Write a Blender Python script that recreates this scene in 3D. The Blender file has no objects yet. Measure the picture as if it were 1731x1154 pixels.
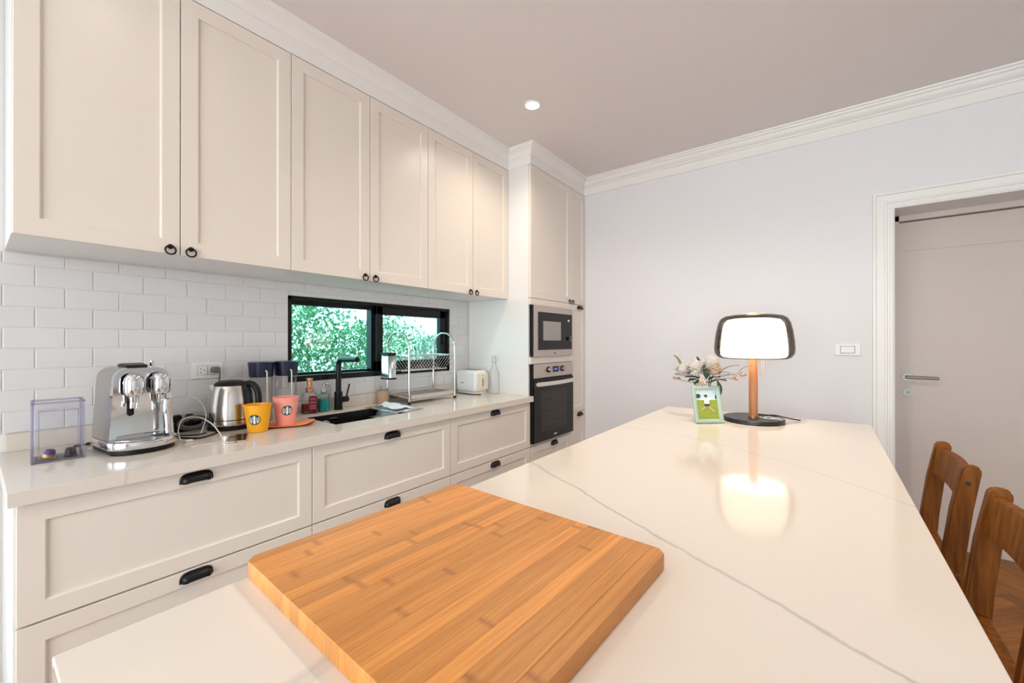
import bpy, bmesh, math, random
from mathutils import Vector, Matrix
random.seed(7)
sc = bpy.context.scene
COL = sc.collection
R = math.radians

# ------------------------------------------------------------------ camera
cam = bpy.data.cameras.new('camera'); camo = bpy.data.objects.new('camera', cam); COL.objects.link(camo)
cam.sensor_width = 36; cam.lens = 696.0 / 1731 * 36; cam.clip_start = 0.02
camo.location = (0, 0, 1.32); camo.rotation_euler = (R(90.08), 0, R(37.26))
sc.camera = camo
# ------------------------------------------------------------------ world, sun, daylight
w = bpy.data.worlds.new('sky'); sc.world = w; w.use_nodes = True
bg = w.node_tree.nodes['Background']; bg.inputs[0].default_value = (.66, .86, 1.0, 1); bg.inputs[1].default_value = 4.0
def light(name, kind, loc, rot, energy, col, **kw):
    l = bpy.data.lights.new(name, kind); o = bpy.data.objects.new(name, l); COL.objects.link(o)
    o.location = loc; o.rotation_euler = rot; l.energy = energy; l.color = col
    for k, v in kw.items(): setattr(l, k, v)
    return o
sun = light('sun', 'SUN', (0, 0, 9), (0, 0, 0), 11.0, (1, .97, .90), angle=R(1))
sun.rotation_euler = Vector((-.15, -.60, -.78)).to_track_quat('-Z', 'Y').to_euler()
# daylight coming through the two glazed openings behind the camera
light('daylight_rear', 'AREA', (.3, -3.35, 1.35), (R(90), 0, 0), 78, (1.0, .90, .81), shape='RECTANGLE', size=3.2, size_y=2.2)
light('daylight_side', 'AREA', (-2.40, -1.6, 1.25), (0, R(-90), 0), 34, (.60, .82, 1.0), shape='RECTANGLE', size=2.1, size_y=2.0)
sc.cycles.transparent_max_bounces = 24
sc.view_settings.view_transform = 'Standard'; sc.view_settings.look = 'None'
sc.view_settings.exposure = 0.36; sc.view_settings.gamma = 1; sc.view_settings.use_curve_mapping = False

# ------------------------------------------------------------------ materials
class NT:
    def __init__(s, name):
        s.m = bpy.data.materials.new(name); s.m.use_nodes = True; s.t = s.m.node_tree
        s.b = s.t.nodes['Principled BSDF']; s.out = s.t.nodes['Material Output']
    def n(s, typ, **kw):
        nd = s.t.nodes.new(typ)
        for k, v in kw.items():
            if k.startswith('i_'):
                key = k[2:]; nd.inputs[int(key) if key.isdigit() else key].default_value = v
            else: setattr(nd, k, v)
        return nd
    def l(s, a, b): s.t.links.new(a, b)
    def math(s, op, a, b=None, c=None):
        nd = s.t.nodes.new('ShaderNodeMath'); nd.operation = op
        for i, v in enumerate((a, b, c)):
            if v is None: continue
            if hasattr(v, 'links'): s.l(v, nd.inputs[i])
            else: nd.inputs[i].default_value = v
        return nd.outputs[0]
    def mix(s, f, a, b):
        nd = s.t.nodes.new('ShaderNodeMix'); nd.data_type = 'RGBA'
        for i, v in ((0, f), (6, a), (7, b)):
            if hasattr(v, 'links'): s.l(v, nd.inputs[i])
            else: nd.inputs[i].default_value = v if i == 0 else (*v, 1)
        return nd.outputs[2]
def mat(name, col, rough=.5, metal=0.0, var=.04, scale=14, bump=0.0, coat=0.0, spec=None, stretch=None):
    k = NT(name); b = k.b
    tc = k.n('ShaderNodeTexCoord'); mp = k.n('ShaderNodeMapping'); k.l(tc.outputs['Object'], mp.inputs[0])
    if stretch: mp.inputs['Scale'].default_value = stretch
    nz = k.n('ShaderNodeTexNoise', i_Scale=scale, i_Detail=3.0); k.l(mp.outputs[0], nz.inputs['Vector'])
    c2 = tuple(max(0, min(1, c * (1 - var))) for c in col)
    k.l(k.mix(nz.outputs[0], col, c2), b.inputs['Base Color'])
    b.inputs['Roughness'].default_value = rough; b.inputs['Metallic'].default_value = metal
    b.inputs['Coat Weight'].default_value = coat
    if spec is not None: b.inputs['Specular IOR Level'].default_value = spec
    if bump:
        bp = k.n('ShaderNodeBump', i_Strength=bump, i_Distance=.002); k.l(nz.outputs[0], bp.inputs['Height']); k.l(bp.outputs[0], b.inputs['Normal'])
    return k.m
def emis(name, col, strength):
    k = NT(name); b = k.b; b.inputs['Base Color'].default_value = (*col, 1)
    tc = k.n('ShaderNodeTexCoord'); nz = k.n('ShaderNodeTexNoise', i_Scale=6.0); k.l(tc.outputs['Object'], nz.inputs['Vector'])
    k.l(k.mix(nz.outputs[0], col, tuple(c * .97 for c in col)), b.inputs['Emission Color']); b.inputs['Emission Strength'].default_value = strength
    return k.m
def clear(name, tint, gloss=.06, rough=.02, facing=.35, edge=None):
    """thin clear glass or plastic: light goes through tinted, reflections by angle"""
    k = NT(name); k.t.nodes.remove(k.b)
    tr = k.n('ShaderNodeBsdfTransparent'); gl = k.n('ShaderNodeBsdfGlossy'); gl.inputs['Roughness'].default_value = rough
    lw = k.n('ShaderNodeLayerWeight'); lw.inputs[0].default_value = facing
    tc = k.n('ShaderNodeTexCoord'); nz = k.n('ShaderNodeTexNoise', i_Scale=9.0); k.l(tc.outputs['Object'], nz.inputs['Vector'])
    base = k.mix(nz.outputs[0], tint, tuple(c * .97 for c in tint))
    if edge: base = k.mix(k.math('POWER', lw.outputs['Facing'], 2.0), base, edge)
    k.l(base, tr.inputs[0])
    mx = k.n('ShaderNodeMixShader'); k.l(k.math('MINIMUM', k.math('ADD', k.math('MULTIPLY', lw.outputs['Fresnel'], .55), gloss), 1.0), mx.inputs[0])
    k.l(tr.outputs[0], mx.inputs[1]); k.l(gl.outputs[0], mx.inputs[2]); k.l(mx.outputs[0], k.out.inputs[0])
    return k.m
def wood(name, c1, c2, rough=.4, axis=2, scale=3.0, rand=.0, spec=.5):
    k = NT(name); k.b.inputs['Specular IOR Level'].default_value = spec; tc = k.n('ShaderNodeTexCoord'); mp = k.n('ShaderNodeMapping'); k.l(tc.outputs['Object'], mp.inputs[0])
    s = [18, 18, 18]; s[axis] = 1.6; mp.inputs['Scale'].default_value = s
    oi = k.n('ShaderNodeObjectInfo'); k.l(k.math('MULTIPLY', oi.outputs['Random'], 37.0), mp.inputs['Location'])
    nz = k.n('ShaderNodeTexNoise', i_Scale=scale, i_Detail=6.0, i_Roughness=.62); k.l(mp.outputs[0], nz.inputs['Vector'])
    f = nz.outputs[0]
    rp = k.n('ShaderNodeMapRange'); k.l(f, rp.inputs[0]); rp.inputs[1].default_value = .35; rp.inputs[2].default_value = .68
    c = k.mix(rp.outputs[0], c1, c2)
    if rand:
        v = k.math('ADD', k.math('MULTIPLY', oi.outputs['Random'], rand), 1 - rand / 2)
        hs = k.n('ShaderNodeHueSaturation'); k.l(v, hs.inputs['Value']); k.l(c, hs.inputs['Color']); c = hs.outputs[0]
    k.l(c, k.b.inputs['Base Color']); k.b.inputs['Roughness'].default_value = rough
    bp = k.n('ShaderNodeBump', i_Strength=.15, i_Distance=.001); k.l(f, bp.inputs['Height']); k.l(bp.outputs[0], k.b.inputs['Normal'])
    return k.m
def bamboo():
    k = NT('bamboo'); tc = k.n('ShaderNodeTexCoord'); oi = k.n('ShaderNodeObjectInfo'); rnd = oi.outputs['Random']
    sx = k.n('ShaderNodeSeparateXYZ'); k.l(tc.outputs['Object'], sx.inputs[0])
    mp = k.n('ShaderNodeMapping'); k.l(tc.outputs['Object'], mp.inputs[0]); mp.inputs['Scale'].default_value = (95, 3.5, 20)
    k.l(k.math('MULTIPLY', rnd, 53.0), mp.inputs['Location'])
    nz = k.n('ShaderNodeTexNoise', i_Scale=1.6, i_Detail=5.0, i_Roughness=.6); k.l(mp.outputs[0], nz.inputs['Vector'])
    rp = k.n('ShaderNodeMapRange'); k.l(nz.outputs[0], rp.inputs[0]); rp.inputs[1].default_value = .3; rp.inputs[2].default_value = .7
    c = k.mix(rp.outputs[0], (.74, .31, .075), (.54, .195, .034))
    # growth nodes of the cane: short dark bands at a random place of each strip
    yy = k.math('FRACT', k.math('ADD', k.math('DIVIDE', sx.outputs[1], .27), k.math('MULTIPLY', rnd, 7.3)))
    band = k.math('MAXIMUM', k.math('SUBTRACT', 1.0, k.math('DIVIDE', k.math('ABSOLUTE', k.math('SUBTRACT', yy, .5)), .034)), 0.0)
    keep = k.math('GREATER_THAN', k.math('FRACT', k.math('MULTIPLY', k.math('ADD', rnd, k.math('FLOOR', k.math('ADD', k.math('DIVIDE', sx.outputs[1], .27), k.math('MULTIPLY', rnd, 7.3)))), 13.71)), .40)
    mp2 = k.n('ShaderNodeMapping'); k.l(tc.outputs['Object'], mp2.inputs[0]); mp2.inputs['Scale'].default_value = (260, 90, 60); k.l(k.math('MULTIPLY', rnd, 31.0), mp2.inputs['Location'])
    n2 = k.n('ShaderNodeTexNoise', i_Scale=1.0, i_Detail=3.0); k.l(mp2.outputs[0], n2.inputs['Vector'])
    spot = k.math('MULTIPLY', k.math('MULTIPLY', band, keep), k.math('MULTIPLY', n2.outputs[0], 1.5))
    c = k.mix(k.math('MINIMUM', k.math('MULTIPLY', spot, .62), 1.0), c, (.20, .055, .010))
    hs = k.n('ShaderNodeHueSaturation'); k.l(c, hs.inputs['Color']); k.l(k.math('ADD', k.math('MULTIPLY', k.math('FRACT', k.math('MULTIPLY', rnd, 91.7)), .30), .86), hs.inputs['Value']); hs.inputs['Saturation'].default_value = 1.0
    k.l(hs.outputs[0], k.b.inputs['Base Color']); k.b.inputs['Roughness'].default_value = .42
    return k.m
def quartz(name, base, veins, rough=.09):
    """white engineered stone; each vein is a curve y = a + b x + c x^2 in metres"""
    k = NT(name); tc = k.n('ShaderNodeTexCoord'); sx = k.n('ShaderNodeSeparateXYZ'); k.l(tc.outputs['Object'], sx.inputs[0])
    nz = k.n('ShaderNodeTexNoise', i_Scale=7.0, i_Detail=5.0, i_Roughness=.6); k.l(tc.outputs['Object'], nz.inputs['Vector'])
    n2 = k.n('ShaderNodeTexNoise', i_Scale=2.5, i_Detail=3.0); k.l(tc.outputs['Object'], n2.inputs['Vector'])
    wob = k.math('MULTIPLY', k.math('SUBTRACT', nz.outputs[0], .5), .05)
    c = k.mix(n2.outputs[0], base, tuple(x * .965 for x in base))
    for (kind, a, b, cc, wd, st) in veins:
        X, Y = (sx.outputs[0], sx.outputs[1]) if kind == 'y' else (sx.outputs[1], sx.outputs[0])
        f = k.math('ADD', k.math('MULTIPLY', k.math('ADD', k.math('MULTIPLY', X, cc), b), X), a)
        d = k.math('ABSOLUTE', k.math('ADD', k.math('SUBTRACT', Y, f), wob))
        mk = k.math('MAXIMUM', k.math('SUBTRACT', 1.0, k.math('DIVIDE', d, wd)), 0.0)
        mk = k.math('MULTIPLY', k.math('MULTIPLY', mk, st), k.math('ADD', n2.outputs[0], .45))
        if kind == 'x': mk = k.math('MULTIPLY', mk, k.math('MINIMUM', k.math('MAXIMUM', k.math('MULTIPLY', k.math('SUBTRACT', .62, sx.outputs[1]), 3.0), 0.0), 1.0))
        c = k.mix(k.math('MINIMUM', mk, 1.0), c, (.42, .38, .36))
    k.l(c, k.b.inputs['Base Color']); k.b.inputs['Roughness'].default_value = rough
    return k.m
M = {}
M['wall'] = mat('wall_paint', (.80, .785, .80), .6, var=.02, bump=.05, scale=60)
M['ceil'] = mat('ceiling_paint', (.80, .745, .735), .7, var=.02, bump=.05, scale=60)
M['trim'] = mat('trim_paint', (.86, .84, .81), .35, var=.02)
M['door'] = mat('door_paint', (.60, .515, .46), .4, var=.02)
M['cab'] = mat('cabinet_lacquer', (.81, .735, .66), .32, var=.02)
M['cabside'] = mat('cabinet_side_lacquer', (.82, .81, .80), .3, var=.02)
M['tile'] = mat('glazed_tile', (.74, .74, .745), .16, var=.02, scale=5, bump=.03)
M['grout'] = mat('grout', (.80, .795, .79), .8, var=.06, scale=80)
M['black'] = mat('black_metal', (.007, .007, .008), .35, var=.2, spec=.3)
M['blackplastic'] = mat('black_plastic', (.008, .008, .009), .38, var=.2, spec=.25)
M['blackglass'] = mat('black_glass', (.010, .008, .007), .06, var=.1, spec=.28)
M['dark'] = mat('dark_gap', (.03, .028, .026), .8, var=.1)
M['chrome'] = mat('chrome', (.72, .73, .75), .07, 1.0, var=.02)
M['steel'] = mat('brushed_steel', (.50, .475, .45), .28, 1.0, var=.08, scale=30, stretch=(1, 1, 14))
M['kettlesteel'] = mat('kettle_steel', (.72, .68, .64), .2, 1.0, var=.06, scale=30, stretch=(1, 1, 10))
M['ovensteel'] = mat('appliance_steel', (.56, .49, .45), .32, .85, var=.05, scale=40, stretch=(1, 1, 20))
M['nickel'] = mat('satin_nickel', (.30, .29, .28), .42, .8, var=.05)
M['palesteel'] = mat('pale_steel', (.74, .73, .72), .22, 1.0, var=.05, scale=30, stretch=(1, 1, 10))
M['granite'] = mat('black_granite', (.010, .010, .011), .35, var=.4, scale=400)
M['oak'] = wood('oak_stem', (.56, .23, .085), (.36, .125, .04), .45, 2)
M['chairwood'] = wood('chair_wood', (.24, .080, .009), (.11, .030, .003), .5, 2, rand=.18, spec=.14)
M['parquet'] = wood('parquet_wood', (.34, .13, .030), (.20, .068, .014), .4, 1, rand=.45, spec=.2)
M['floorbase'] = wood('floor_wood', (.26, .105, .034), (.18, .07, .02), .4, 1)
M['bamboo'] = bamboo()
M['island'] = quartz('island_quartz', (.79, .695, .605),
                     [('y', .7515, -.529, 0, .0075, .75), ('y', 1.633, -.85, -.55, .007, .45), ('y', 2.46, -.3, -.1, .004, .25), ('x', -.50, -.10, 0, .012, .4), ('x', -.47, -.16, 0, .01, .3)])
M['counter'] = quartz('counter_quartz', (.74, .665, .59), [('y', -2.2, -1.55, 0, .008, .5), ('y', -.6, -1.3, 0, .006, .35)], .12)
M['white'] = mat('white_plastic', (.83, .83, .83), .35, var=.02)
M['cream'] = mat('cream_plastic', (.80, .74, .62), .35, var=.02)
M['glass'] = clear('clear_glass', (.97, .985, .985), .015, facing=.22)
M['winglass'] = clear('window_glass', (.74, .98, .96), .02)
M['acrylic'] = clear('lilac_acrylic', (.98, .978, .99), .012, edge=(.80, .77, .92), facing=.25)
M['acrylicedge'] = clear('lilac_acrylic_edge', (.84, .82, .92), .14, .05)
M['smoke'] = clear('smoked_glass', (.36, .325, .29), .05)
M['bulb'] = emis('lit_diffuser', (1.0, .91, .77), 4.0)
M['downlamp'] = emis('downlight_lens', (1.0, .93, .80), 9.0)
M['display'] = emis('blue_display', (.12, .2, .9), .5)
M['displayw'] = emis('pale_display', (.5, .6, .8), .5)
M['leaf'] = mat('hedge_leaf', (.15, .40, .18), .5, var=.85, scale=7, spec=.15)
M['grass'] = mat('lawn', (.10, .24, .05), .8, var=.5, scale=9)
M['yellow'] = mat('yellow_plastic', (.92, .42, .01), .4, var=.04)
M['pink'] = mat('pink_plastic', (.93, .36, .30), .4, var=.05)
M['orange'] = mat('orange_felt', (.92, .30, .11), .7, var=.06)
M['logo'] = mat('logo_print', (.018, .045, .038), .5, var=.1)
M['logow'] = mat('logo_white', (.85, .85, .82), .5, var=.03)
M['navy'] = mat('navy_plastic', (.006, .012, .045), .3, var=.2)
M['copper'] = mat('copper_pump', (.72, .36, .20), .25, .9, var=.08)
M['redliq'] = mat('red_soap', (.16, .006, .012), .12, var=.1)
M['maroon'] = mat('maroon_label', (.24, .012, .04), .4, var=.3, scale=60)
M['tealliq'] = mat('teal_soap', (.015, .36, .37), .12, var=.1)
M['gold'] = mat('gold_foil', (.75, .52, .25), .3, .7, var=.2)
M['purple'] = mat('purple_foil', (.10, .045, .20), .3, .3, var=.2)
M['plum'] = mat('plum_foil', (.03, .010, .022), .32, .3, var=.2)
M['greyrub'] = mat('grey_rubber', (.17, .165, .15), .6, var=.1)
M['cord'] = mat('white_cable', (.80, .78, .75), .45, var=.03)
M['tanpot'] = mat('tan_stoneware', (.52, .37, .24), .6, var=.15, scale=30)
M['cloth'] = mat('pale_cloth', (.80, .86, .93), .9, var=.12, scale=40, bump=.4)
M['mint'] = mat('mint_frame_paint', (.44, .56, .47), .45, var=.08)
M['photograss'] = mat('photo_grass', (.36, .44, .05), .5, var=.35, scale=50)
M['photosky'] = mat('photo_sky', (.66, .80, .86), .5, var=.2, scale=30)
M['photodark'] = mat('photo_tree', (.05, .07, .05), .5, var=.2)
M['photoskin'] = mat('photo_skin', (.62, .46, .36), .5, var=.1)
M['petal'] = mat('white_petal', (.86, .80, .74), .6, var=.06)
M['blush'] = mat('blush_petal', (.80, .62, .48), .6, var=.15)
M['greenleaf'] = mat('dark_leaf', (.045, .10, .045), .45, var=.3)
M['sage'] = mat('sage_leaf', (.22, .25, .12), .5, var=.3)
M['berry'] = mat('pink_bud', (.62, .30, .20), .5, var=.3)
M['ledwhite'] = mat('downlight_ring', (.86, .85, .83), .4, var=.02)
M['soapclear'] = clear('clear_bottle_plastic', (.97, .97, .97), .015, facing=.2)

# ------------------------------------------------------------------ mesh helpers
class G:
    def __init__(s): s.bm = bmesh.new()
    def _merge(s, b, mx=None):
        if mx is not None: bmesh.ops.transform(b, matrix=mx, verts=b.verts)
        me = bpy.data.meshes.new('tmp'); b.to_mesh(me); b.free(); s.bm.from_mesh(me); bpy.data.meshes.remove(me)
    def box(s, x0, y0, z0, x1, y1, z1, bev=0, seg=2, mx=None):
        b = bmesh.new(); bmesh.ops.create_cube(b, size=1)
        for v in b.verts: v.co = Vector(((x0 + x1) / 2 + v.co.x * (x1 - x0), (y0 + y1) / 2 + v.co.y * (y1 - y0), (z0 + z1) / 2 + v.co.z * (z1 - z0)))
        if bev: bmesh.ops.bevel(b, geom=b.edges[:], offset=bev, segments=seg, affect='EDGES', profile=.5)
        s._merge(b, mx); return s
    def lathe(s, prof, c=(0, 0, 0), n=32, mx=None, a0=0, a1=None, sy=1.0):
        b = bmesh.new(); full = a1 is None; a1 = 2 * math.pi if full else a1
        rings = []
        for (r, z) in prof:
            if r < 1e-6: rings.append([b.verts.new((c[0], c[1], c[2] + z))]); continue
            rings.append([b.verts.new((c[0] + r * math.cos(a0 + (a1 - a0) * i / n), c[1] + sy * r * math.sin(a0 + (a1 - a0) * i / n), c[2] + z)) for i in range(n if full else n + 1)])
        for A, B in zip(rings, rings[1:]):
            m = n if full else n
            for i in range(m):
                j = (i + 1) % n if full else i + 1
                if len(A) == 1 and len(B) == 1: continue
                if len(A) == 1: f = (A[0], B[j], B[i])
                elif len(B) == 1: f = (A[i], A[j], B[0])
                else: f = (A[i], A[j], B[j], B[i])
                try: b.faces.new(f)
                except ValueError: pass
        bmesh.ops.recalc_face_normals(b, faces=b.faces[:]); s._merge(b, mx); return s
    def cyl(s, p0, p1, r0, r1=None, n=20, mx=None):
        p0 = Vector(p0); p1 = Vector(p1); r1 = r0 if r1 is None else r1; d = p1 - p0; L = d.length
        q = Matrix.Translation(p0) @ d.to_track_quat('Z', 'Y').to_matrix().to_4x4()
        if mx is not None: q = mx @ q
        return s.lathe([(0, 0), (r0, 0), (r1, L), (0, L)], n=n, mx=q)
    def tube(s, pts, r, n=8, closed=False, mx=None):
        b = bmesh.new(); pts = [Vector(p) for p in pts]; N = len(pts); rings = []; up = None
        for i, p in enumerate(pts):
            a = pts[i - 1] if (i > 0 or closed) else p; c = pts[(i + 1) % N] if (i < N - 1 or closed) else p
            t = (c - a).normalized()
            if up is None:
                up = Vector((0, 0, 1)) if abs(t.z) < .9 else Vector((1, 0, 0))
            u = (up - t * up.dot(t)).normalized(); v = t.cross(u); up = u
            rr = r[i] if isinstance(r, (list, tuple)) else r
            rings.append([b.verts.new(p + (u * math.cos(2 * math.pi * k / n) + v * math.sin(2 * math.pi * k / n)) * rr) for k in range(n)])
        for i in range(N if closed else N - 1):
            A, B = rings[i], rings[(i + 1) % N]
            for k in range(n): b.faces.new((A[k], A[(k + 1) % n], B[(k + 1) % n], B[k]))
        if not closed: b.faces.new(rings[0][::-1]); b.faces.new(rings[-1])
        bmesh.ops.recalc_face_normals(b, faces=b.faces[:]); s._merge(b, mx); return s
    def prism(s, poly, h0, h1, plane='xy', bev=0, mx=None):
        """polygon extruded; plane names the polygon's two axes, the third axis gets h0..h1"""
        b = bmesh.new()
        def P(u, v, h): return {'xy': (u, v, h), 'xz': (u, h, v), 'yz': (h, u, v)}[plane]
        lo = [b.verts.new(P(u, v, h0)) for u, v in poly]; hi = [b.verts.new(P(u, v, h1)) for u, v in poly]; n = len(poly)
        b.faces.new(lo[::-1]); top = b.faces.new(hi)
        for i in range(n): b.faces.new((lo[i], lo[(i + 1) % n], hi[(i + 1) % n], hi[i]))
        bmesh.ops.recalc_face_normals(b, faces=b.faces[:])
        if bev:
            es = [e for e in b.edges if all(v in hi for v in e.verts) or all(v in lo for v in e.verts)]
            bmesh.ops.bevel(b, geom=es, offset=bev, segments=2, affect='EDGES', profile=.5)
        s._merge(b, mx); return s
    def grid(s, fn, nu, nv, mx=None):
        b = bmesh.new(); vs = [[b.verts.new(fn(i / nu, j / nv)) for j in range(nv + 1)] for i in range(nu + 1)]
        for i in range(nu):
            for j in range(nv): b.faces.new((vs[i][j], vs[i + 1][j], vs[i + 1][j + 1], vs[i][j + 1]))
        s._merge(b, mx); return s
    def poly(s, pts, mx=None):
        b = bmesh.new(); b.faces.new([b.verts.new(p) for p in pts]); s._merge(b, mx); return s
    def obj(s, name, m, parent=None, world=False, ang=35, solid=0, sub=0, wn=True):
        me = bpy.data.meshes.new(name); s.bm.to_mesh(me); s.bm.free()
        if world and parent is not None: me.transform(MW(parent).inverted())
        me.materials.append(M[m] if isinstance(m, str) else m)
        me.polygons.foreach_set('use_smooth', [True] * len(me.polygons)); me.set_sharp_from_angle(angle=R(ang))
        o = bpy.data.objects.new(name, me); COL.objects.link(o); o.parent = parent
        if wn and len(me.polygons) < 6000:
            md = o.modifiers.new('flat_faces', 'WEIGHTED_NORMAL'); md.keep_sharp = True; md.weight = 80
        if solid:
            md = o.modifiers.new('thickness', 'SOLIDIFY'); md.thickness = solid; md.offset = 0
        if sub:
            md = o.modifiers.new('smooth', 'SUBSURF'); md.levels = sub; md.render_levels = sub
        return o
def MW(o):
    m = Matrix.Translation(o.location) @ o.rotation_euler.to_matrix().to_4x4()
    return MW(o.parent) @ m if o.parent else m
def tag(o, label=None, cat=None, group=None, kind=None):
    for k, v in (('label', label), ('category', cat), ('group', group), ('kind', kind)):
        if v: o[k] = v
    return o
def thing(name, label, cat, loc=(0, 0, 0), rz=0, group=None):
    o = bpy.data.objects.new(name, None); COL.objects.link(o); o.location = loc; o.rotation_euler = (0, 0, rz); o.empty_display_size = .05
    return tag(o, label, cat, group)
def struct(name, g, m, label=None, ang=35): return tag(g.obj(name, m, ang=ang), label, kind='structure')
def part_label(o, s): o['label'] = s; return o
def rrect(w, h, r, n=6, cx=0, cy=0):
    out = []
    for (sx, sy, a) in ((1, 1, 0), (-1, 1, 90), (-1, -1, 180), (1, -1, 270)):
        for i in range(n + 1):
            t = R(a + 90 * i / n); out.append((cx + sx * (w / 2 - r) + r * math.cos(t), cy + sy * (h / 2 - r) + r * math.sin(t)))
    return out
def bez(pts, n=10):
    """Catmull-Rom through points"""
    P = [Vector(p) for p in pts]; P = [P[0] * 2 - P[1]] + P + [P[-1] * 2 - P[-2]]; out = []
    for i in range(1, len(P) - 2):
        for k in range(n):
            t = k / n; a, b, c, d = P[i - 1], P[i], P[i + 1], P[i + 2]
            out.append(.5 * ((2 * b) + (c - a) * t + (2 * a - 5 * b + 4 * c - d) * t * t + (3 * b - a - 3 * c + d) * t ** 3))
    out.append(P[-2]); return out
def ring(c, r, axis='x', n=24, a0=0, a1=360):
    o = []
    for i in range(n + (0 if a1 - a0 == 360 else 1)):
        t = R(a0 + (a1 - a0) * i / n); u, v = r * math.cos(t), r * math.sin(t)
        o.append({'x': (c[0], c[1] + u, c[2] + v), 'y': (c[0] + u, c[1], c[2] + v), 'z': (c[0] + u, c[1] + v, c[2])}[axis])
    return o

# ------------------------------------------------------------------ dimensions (metres)
XW, XU, XT, XC = -2.49, -2.05, -1.83, -1.80      # tile face, upper fronts, base/tall fronts, worktop edge
YB, Y0, YT, YS = 3.56, .073, 2.645, 3.285        # back wall, left end, oven tower side, larder side
ZC, ZCEIL, ZF = .90, 2.86, 2.715
XR, YF = 3.2, -3.5
WY0, WY1, WZ0, WZ1 = 1.12, 2.41, 1.085, 1.592    # window opening

# ------------------------------------------------------------------ room shell
fl = struct('floor', G().box(-2.7, YF - .2, -.06, XR + .2, YB + .45, -.012), 'floorbase', 'brown wooden parquet floor')
pl_w, pl_l = .09, .54
pm = None; npl = 0
def herring(x, y, horiz):
    global pm, npl
    if pm is None:
        o = G().box(-pl_w / 2, -pl_l / 2, -.012, pl_w / 2, pl_l / 2, 0, .0012, 1).obj('plank', 'parquet', fl, ang=12, wn=False); pm = o.data
    else:
        o = bpy.data.objects.new('plank', pm); COL.objects.link(o); o.parent = fl
    npl += 1
    o.location = (x, y, 0); o.rotation_euler = (0, 0, (R(90) if horiz else 0) + R(45)); return o
cells = []
for i in range(-40, 60):
    for j in range(-12, 14):
        # classic herringbone lattice in rotated axes
        bx, by = i * pl_w + j * pl_l, i * pl_w - j * pl_l
        for hz in (0, 1):
            u, v = (bx + pl_w / 2, by + pl_l / 2) if not hz else (bx + pl_w + pl_l / 2, by + pl_w / 2)
            x = (u - v) * math.cos(R(45)); y = (u + v) * math.sin(R(45))
            x += 1.1; y += 2.6
            if (.30 < x < 1.5 and 1.3 < y < 3.50) or (.55 < x < 1.05 and 3.5 <= y < 3.62): cells.append((x, y, hz))
for c in cells[:290]: herring(*c)
struct('ceiling', G().box(-2.75, YF - .2, ZCEIL, XR + .2, YB + .2, ZCEIL + .12), 'ceil')
wl = G(); xo, xi = -2.595, XW - .0030
wl.box(xo, -.30, 0, xi, WY0, ZCEIL); wl.box(xo, WY1, 0, xi, YB + .1, ZCEIL)
wl.box(xo, WY0, 0, xi, WY1, WZ0); wl.box(xo, WY0, WZ1, xi, WY1, ZCEIL)
wl.box(xo, YF - .2, 0, xi, -2.9, ZCEIL); wl.box(xo, -2.9, 2.35, xi, -.30, ZCEIL)
wall_left = struct('wall_left', wl, 'grout', 'kitchen wall faced with glossy white brick-bond tiles')
# tiles, brick bond, cut round the window
tm = None
def tile(y0, y1, z0, z1):
    global tm
    if y1 - y0 < .012 or z1 - z0 < .012: return
    g = .0012; full = abs(y1 - y0 - .163) < 1e-4 and abs(z1 - z0 - .0815) < 1e-4
    if full and tm: o = bpy.data.objects.new('tile', tm); COL.objects.link(o); o.parent = wall_left
    else:
        hw, hh = (y1 - y0) / 2 - g, (z1 - z0) / 2 - g
        o = G().box(-.008, -hw, -hh, 0, hw, hh, .0022, 2).obj('tile', 'tile', wall_left, ang=12, wn=False)
        if full: tm = o.data
    o.location = (XW, (y0 + y1) / 2, (z0 + z1) / 2)
    o.rotation_euler = (0, random.uniform(-.0012, .0012), random.uniform(-.001, .001))
zt = .969; row = 0
while zt < 1.66:
    z1 = min(zt + .0815, 1.668); off = .154 if row % 2 == 1 else .235
    y = off - .326
    while y < YT:
        a, b = max(y, Y0 - .02), min(y + .163, YT - .001)
        if b > a:
            if b <= WY0 or a >= WY1 or z1 <= WZ0 or zt >= WZ1: tile(a, b, zt, z1)
            else:
                if a < WY0: tile(a, WY0, zt, z1); a = WY0
                if b > WY1: tile(WY1, b, zt, z1); b = WY1
                if zt < WZ0: tile(a, b, zt, WZ0)
                if z1 > WZ1: tile(a, b, WZ1, z1)
        y += .163
    zt += .0815; row += 1
# back wall with a deep door opening
DX0, DX1, DZ = .352, 1.252, 2.168; YD = YB + .23
wb = G()
wb.box(-2.66, YB, 0, DX0, YB + .30, ZCEIL); wb.box(DX1, YB, 0, XR + .2, YB + .30, ZCEIL); wb.box(DX0, YB, DZ, DX1, YB + .30, ZCEIL)
struct('wall_back', wb, 'wall', 'plain pale lilac-white painted wall at the end of the kitchen')
struct('light_block_wall', G().box(DX0 - .2, YB + .34, -.06, DX1 + .2, YB + .44, ZCEIL), 'wall')  # unseen panel behind the door, added to stop light leaking under it
struct('wall_right', G().box(XR, YF - .2, 0, XR + .15, YB, ZCEIL), 'wall')
wf = G(); wf.box(-2.66, YF - .15, 0, -1.4, YF, ZCEIL); wf.box(2.0, YF - .15, 0, XR + .2, YF, ZCEIL); wf.box(-1.4, YF - .15, 2.45, 2.0, YF, ZCEIL); wf.box(-1.4, YF - .15, 0, 2.0, YF, .22)
struct('wall_front', wf, 'wall')
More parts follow.
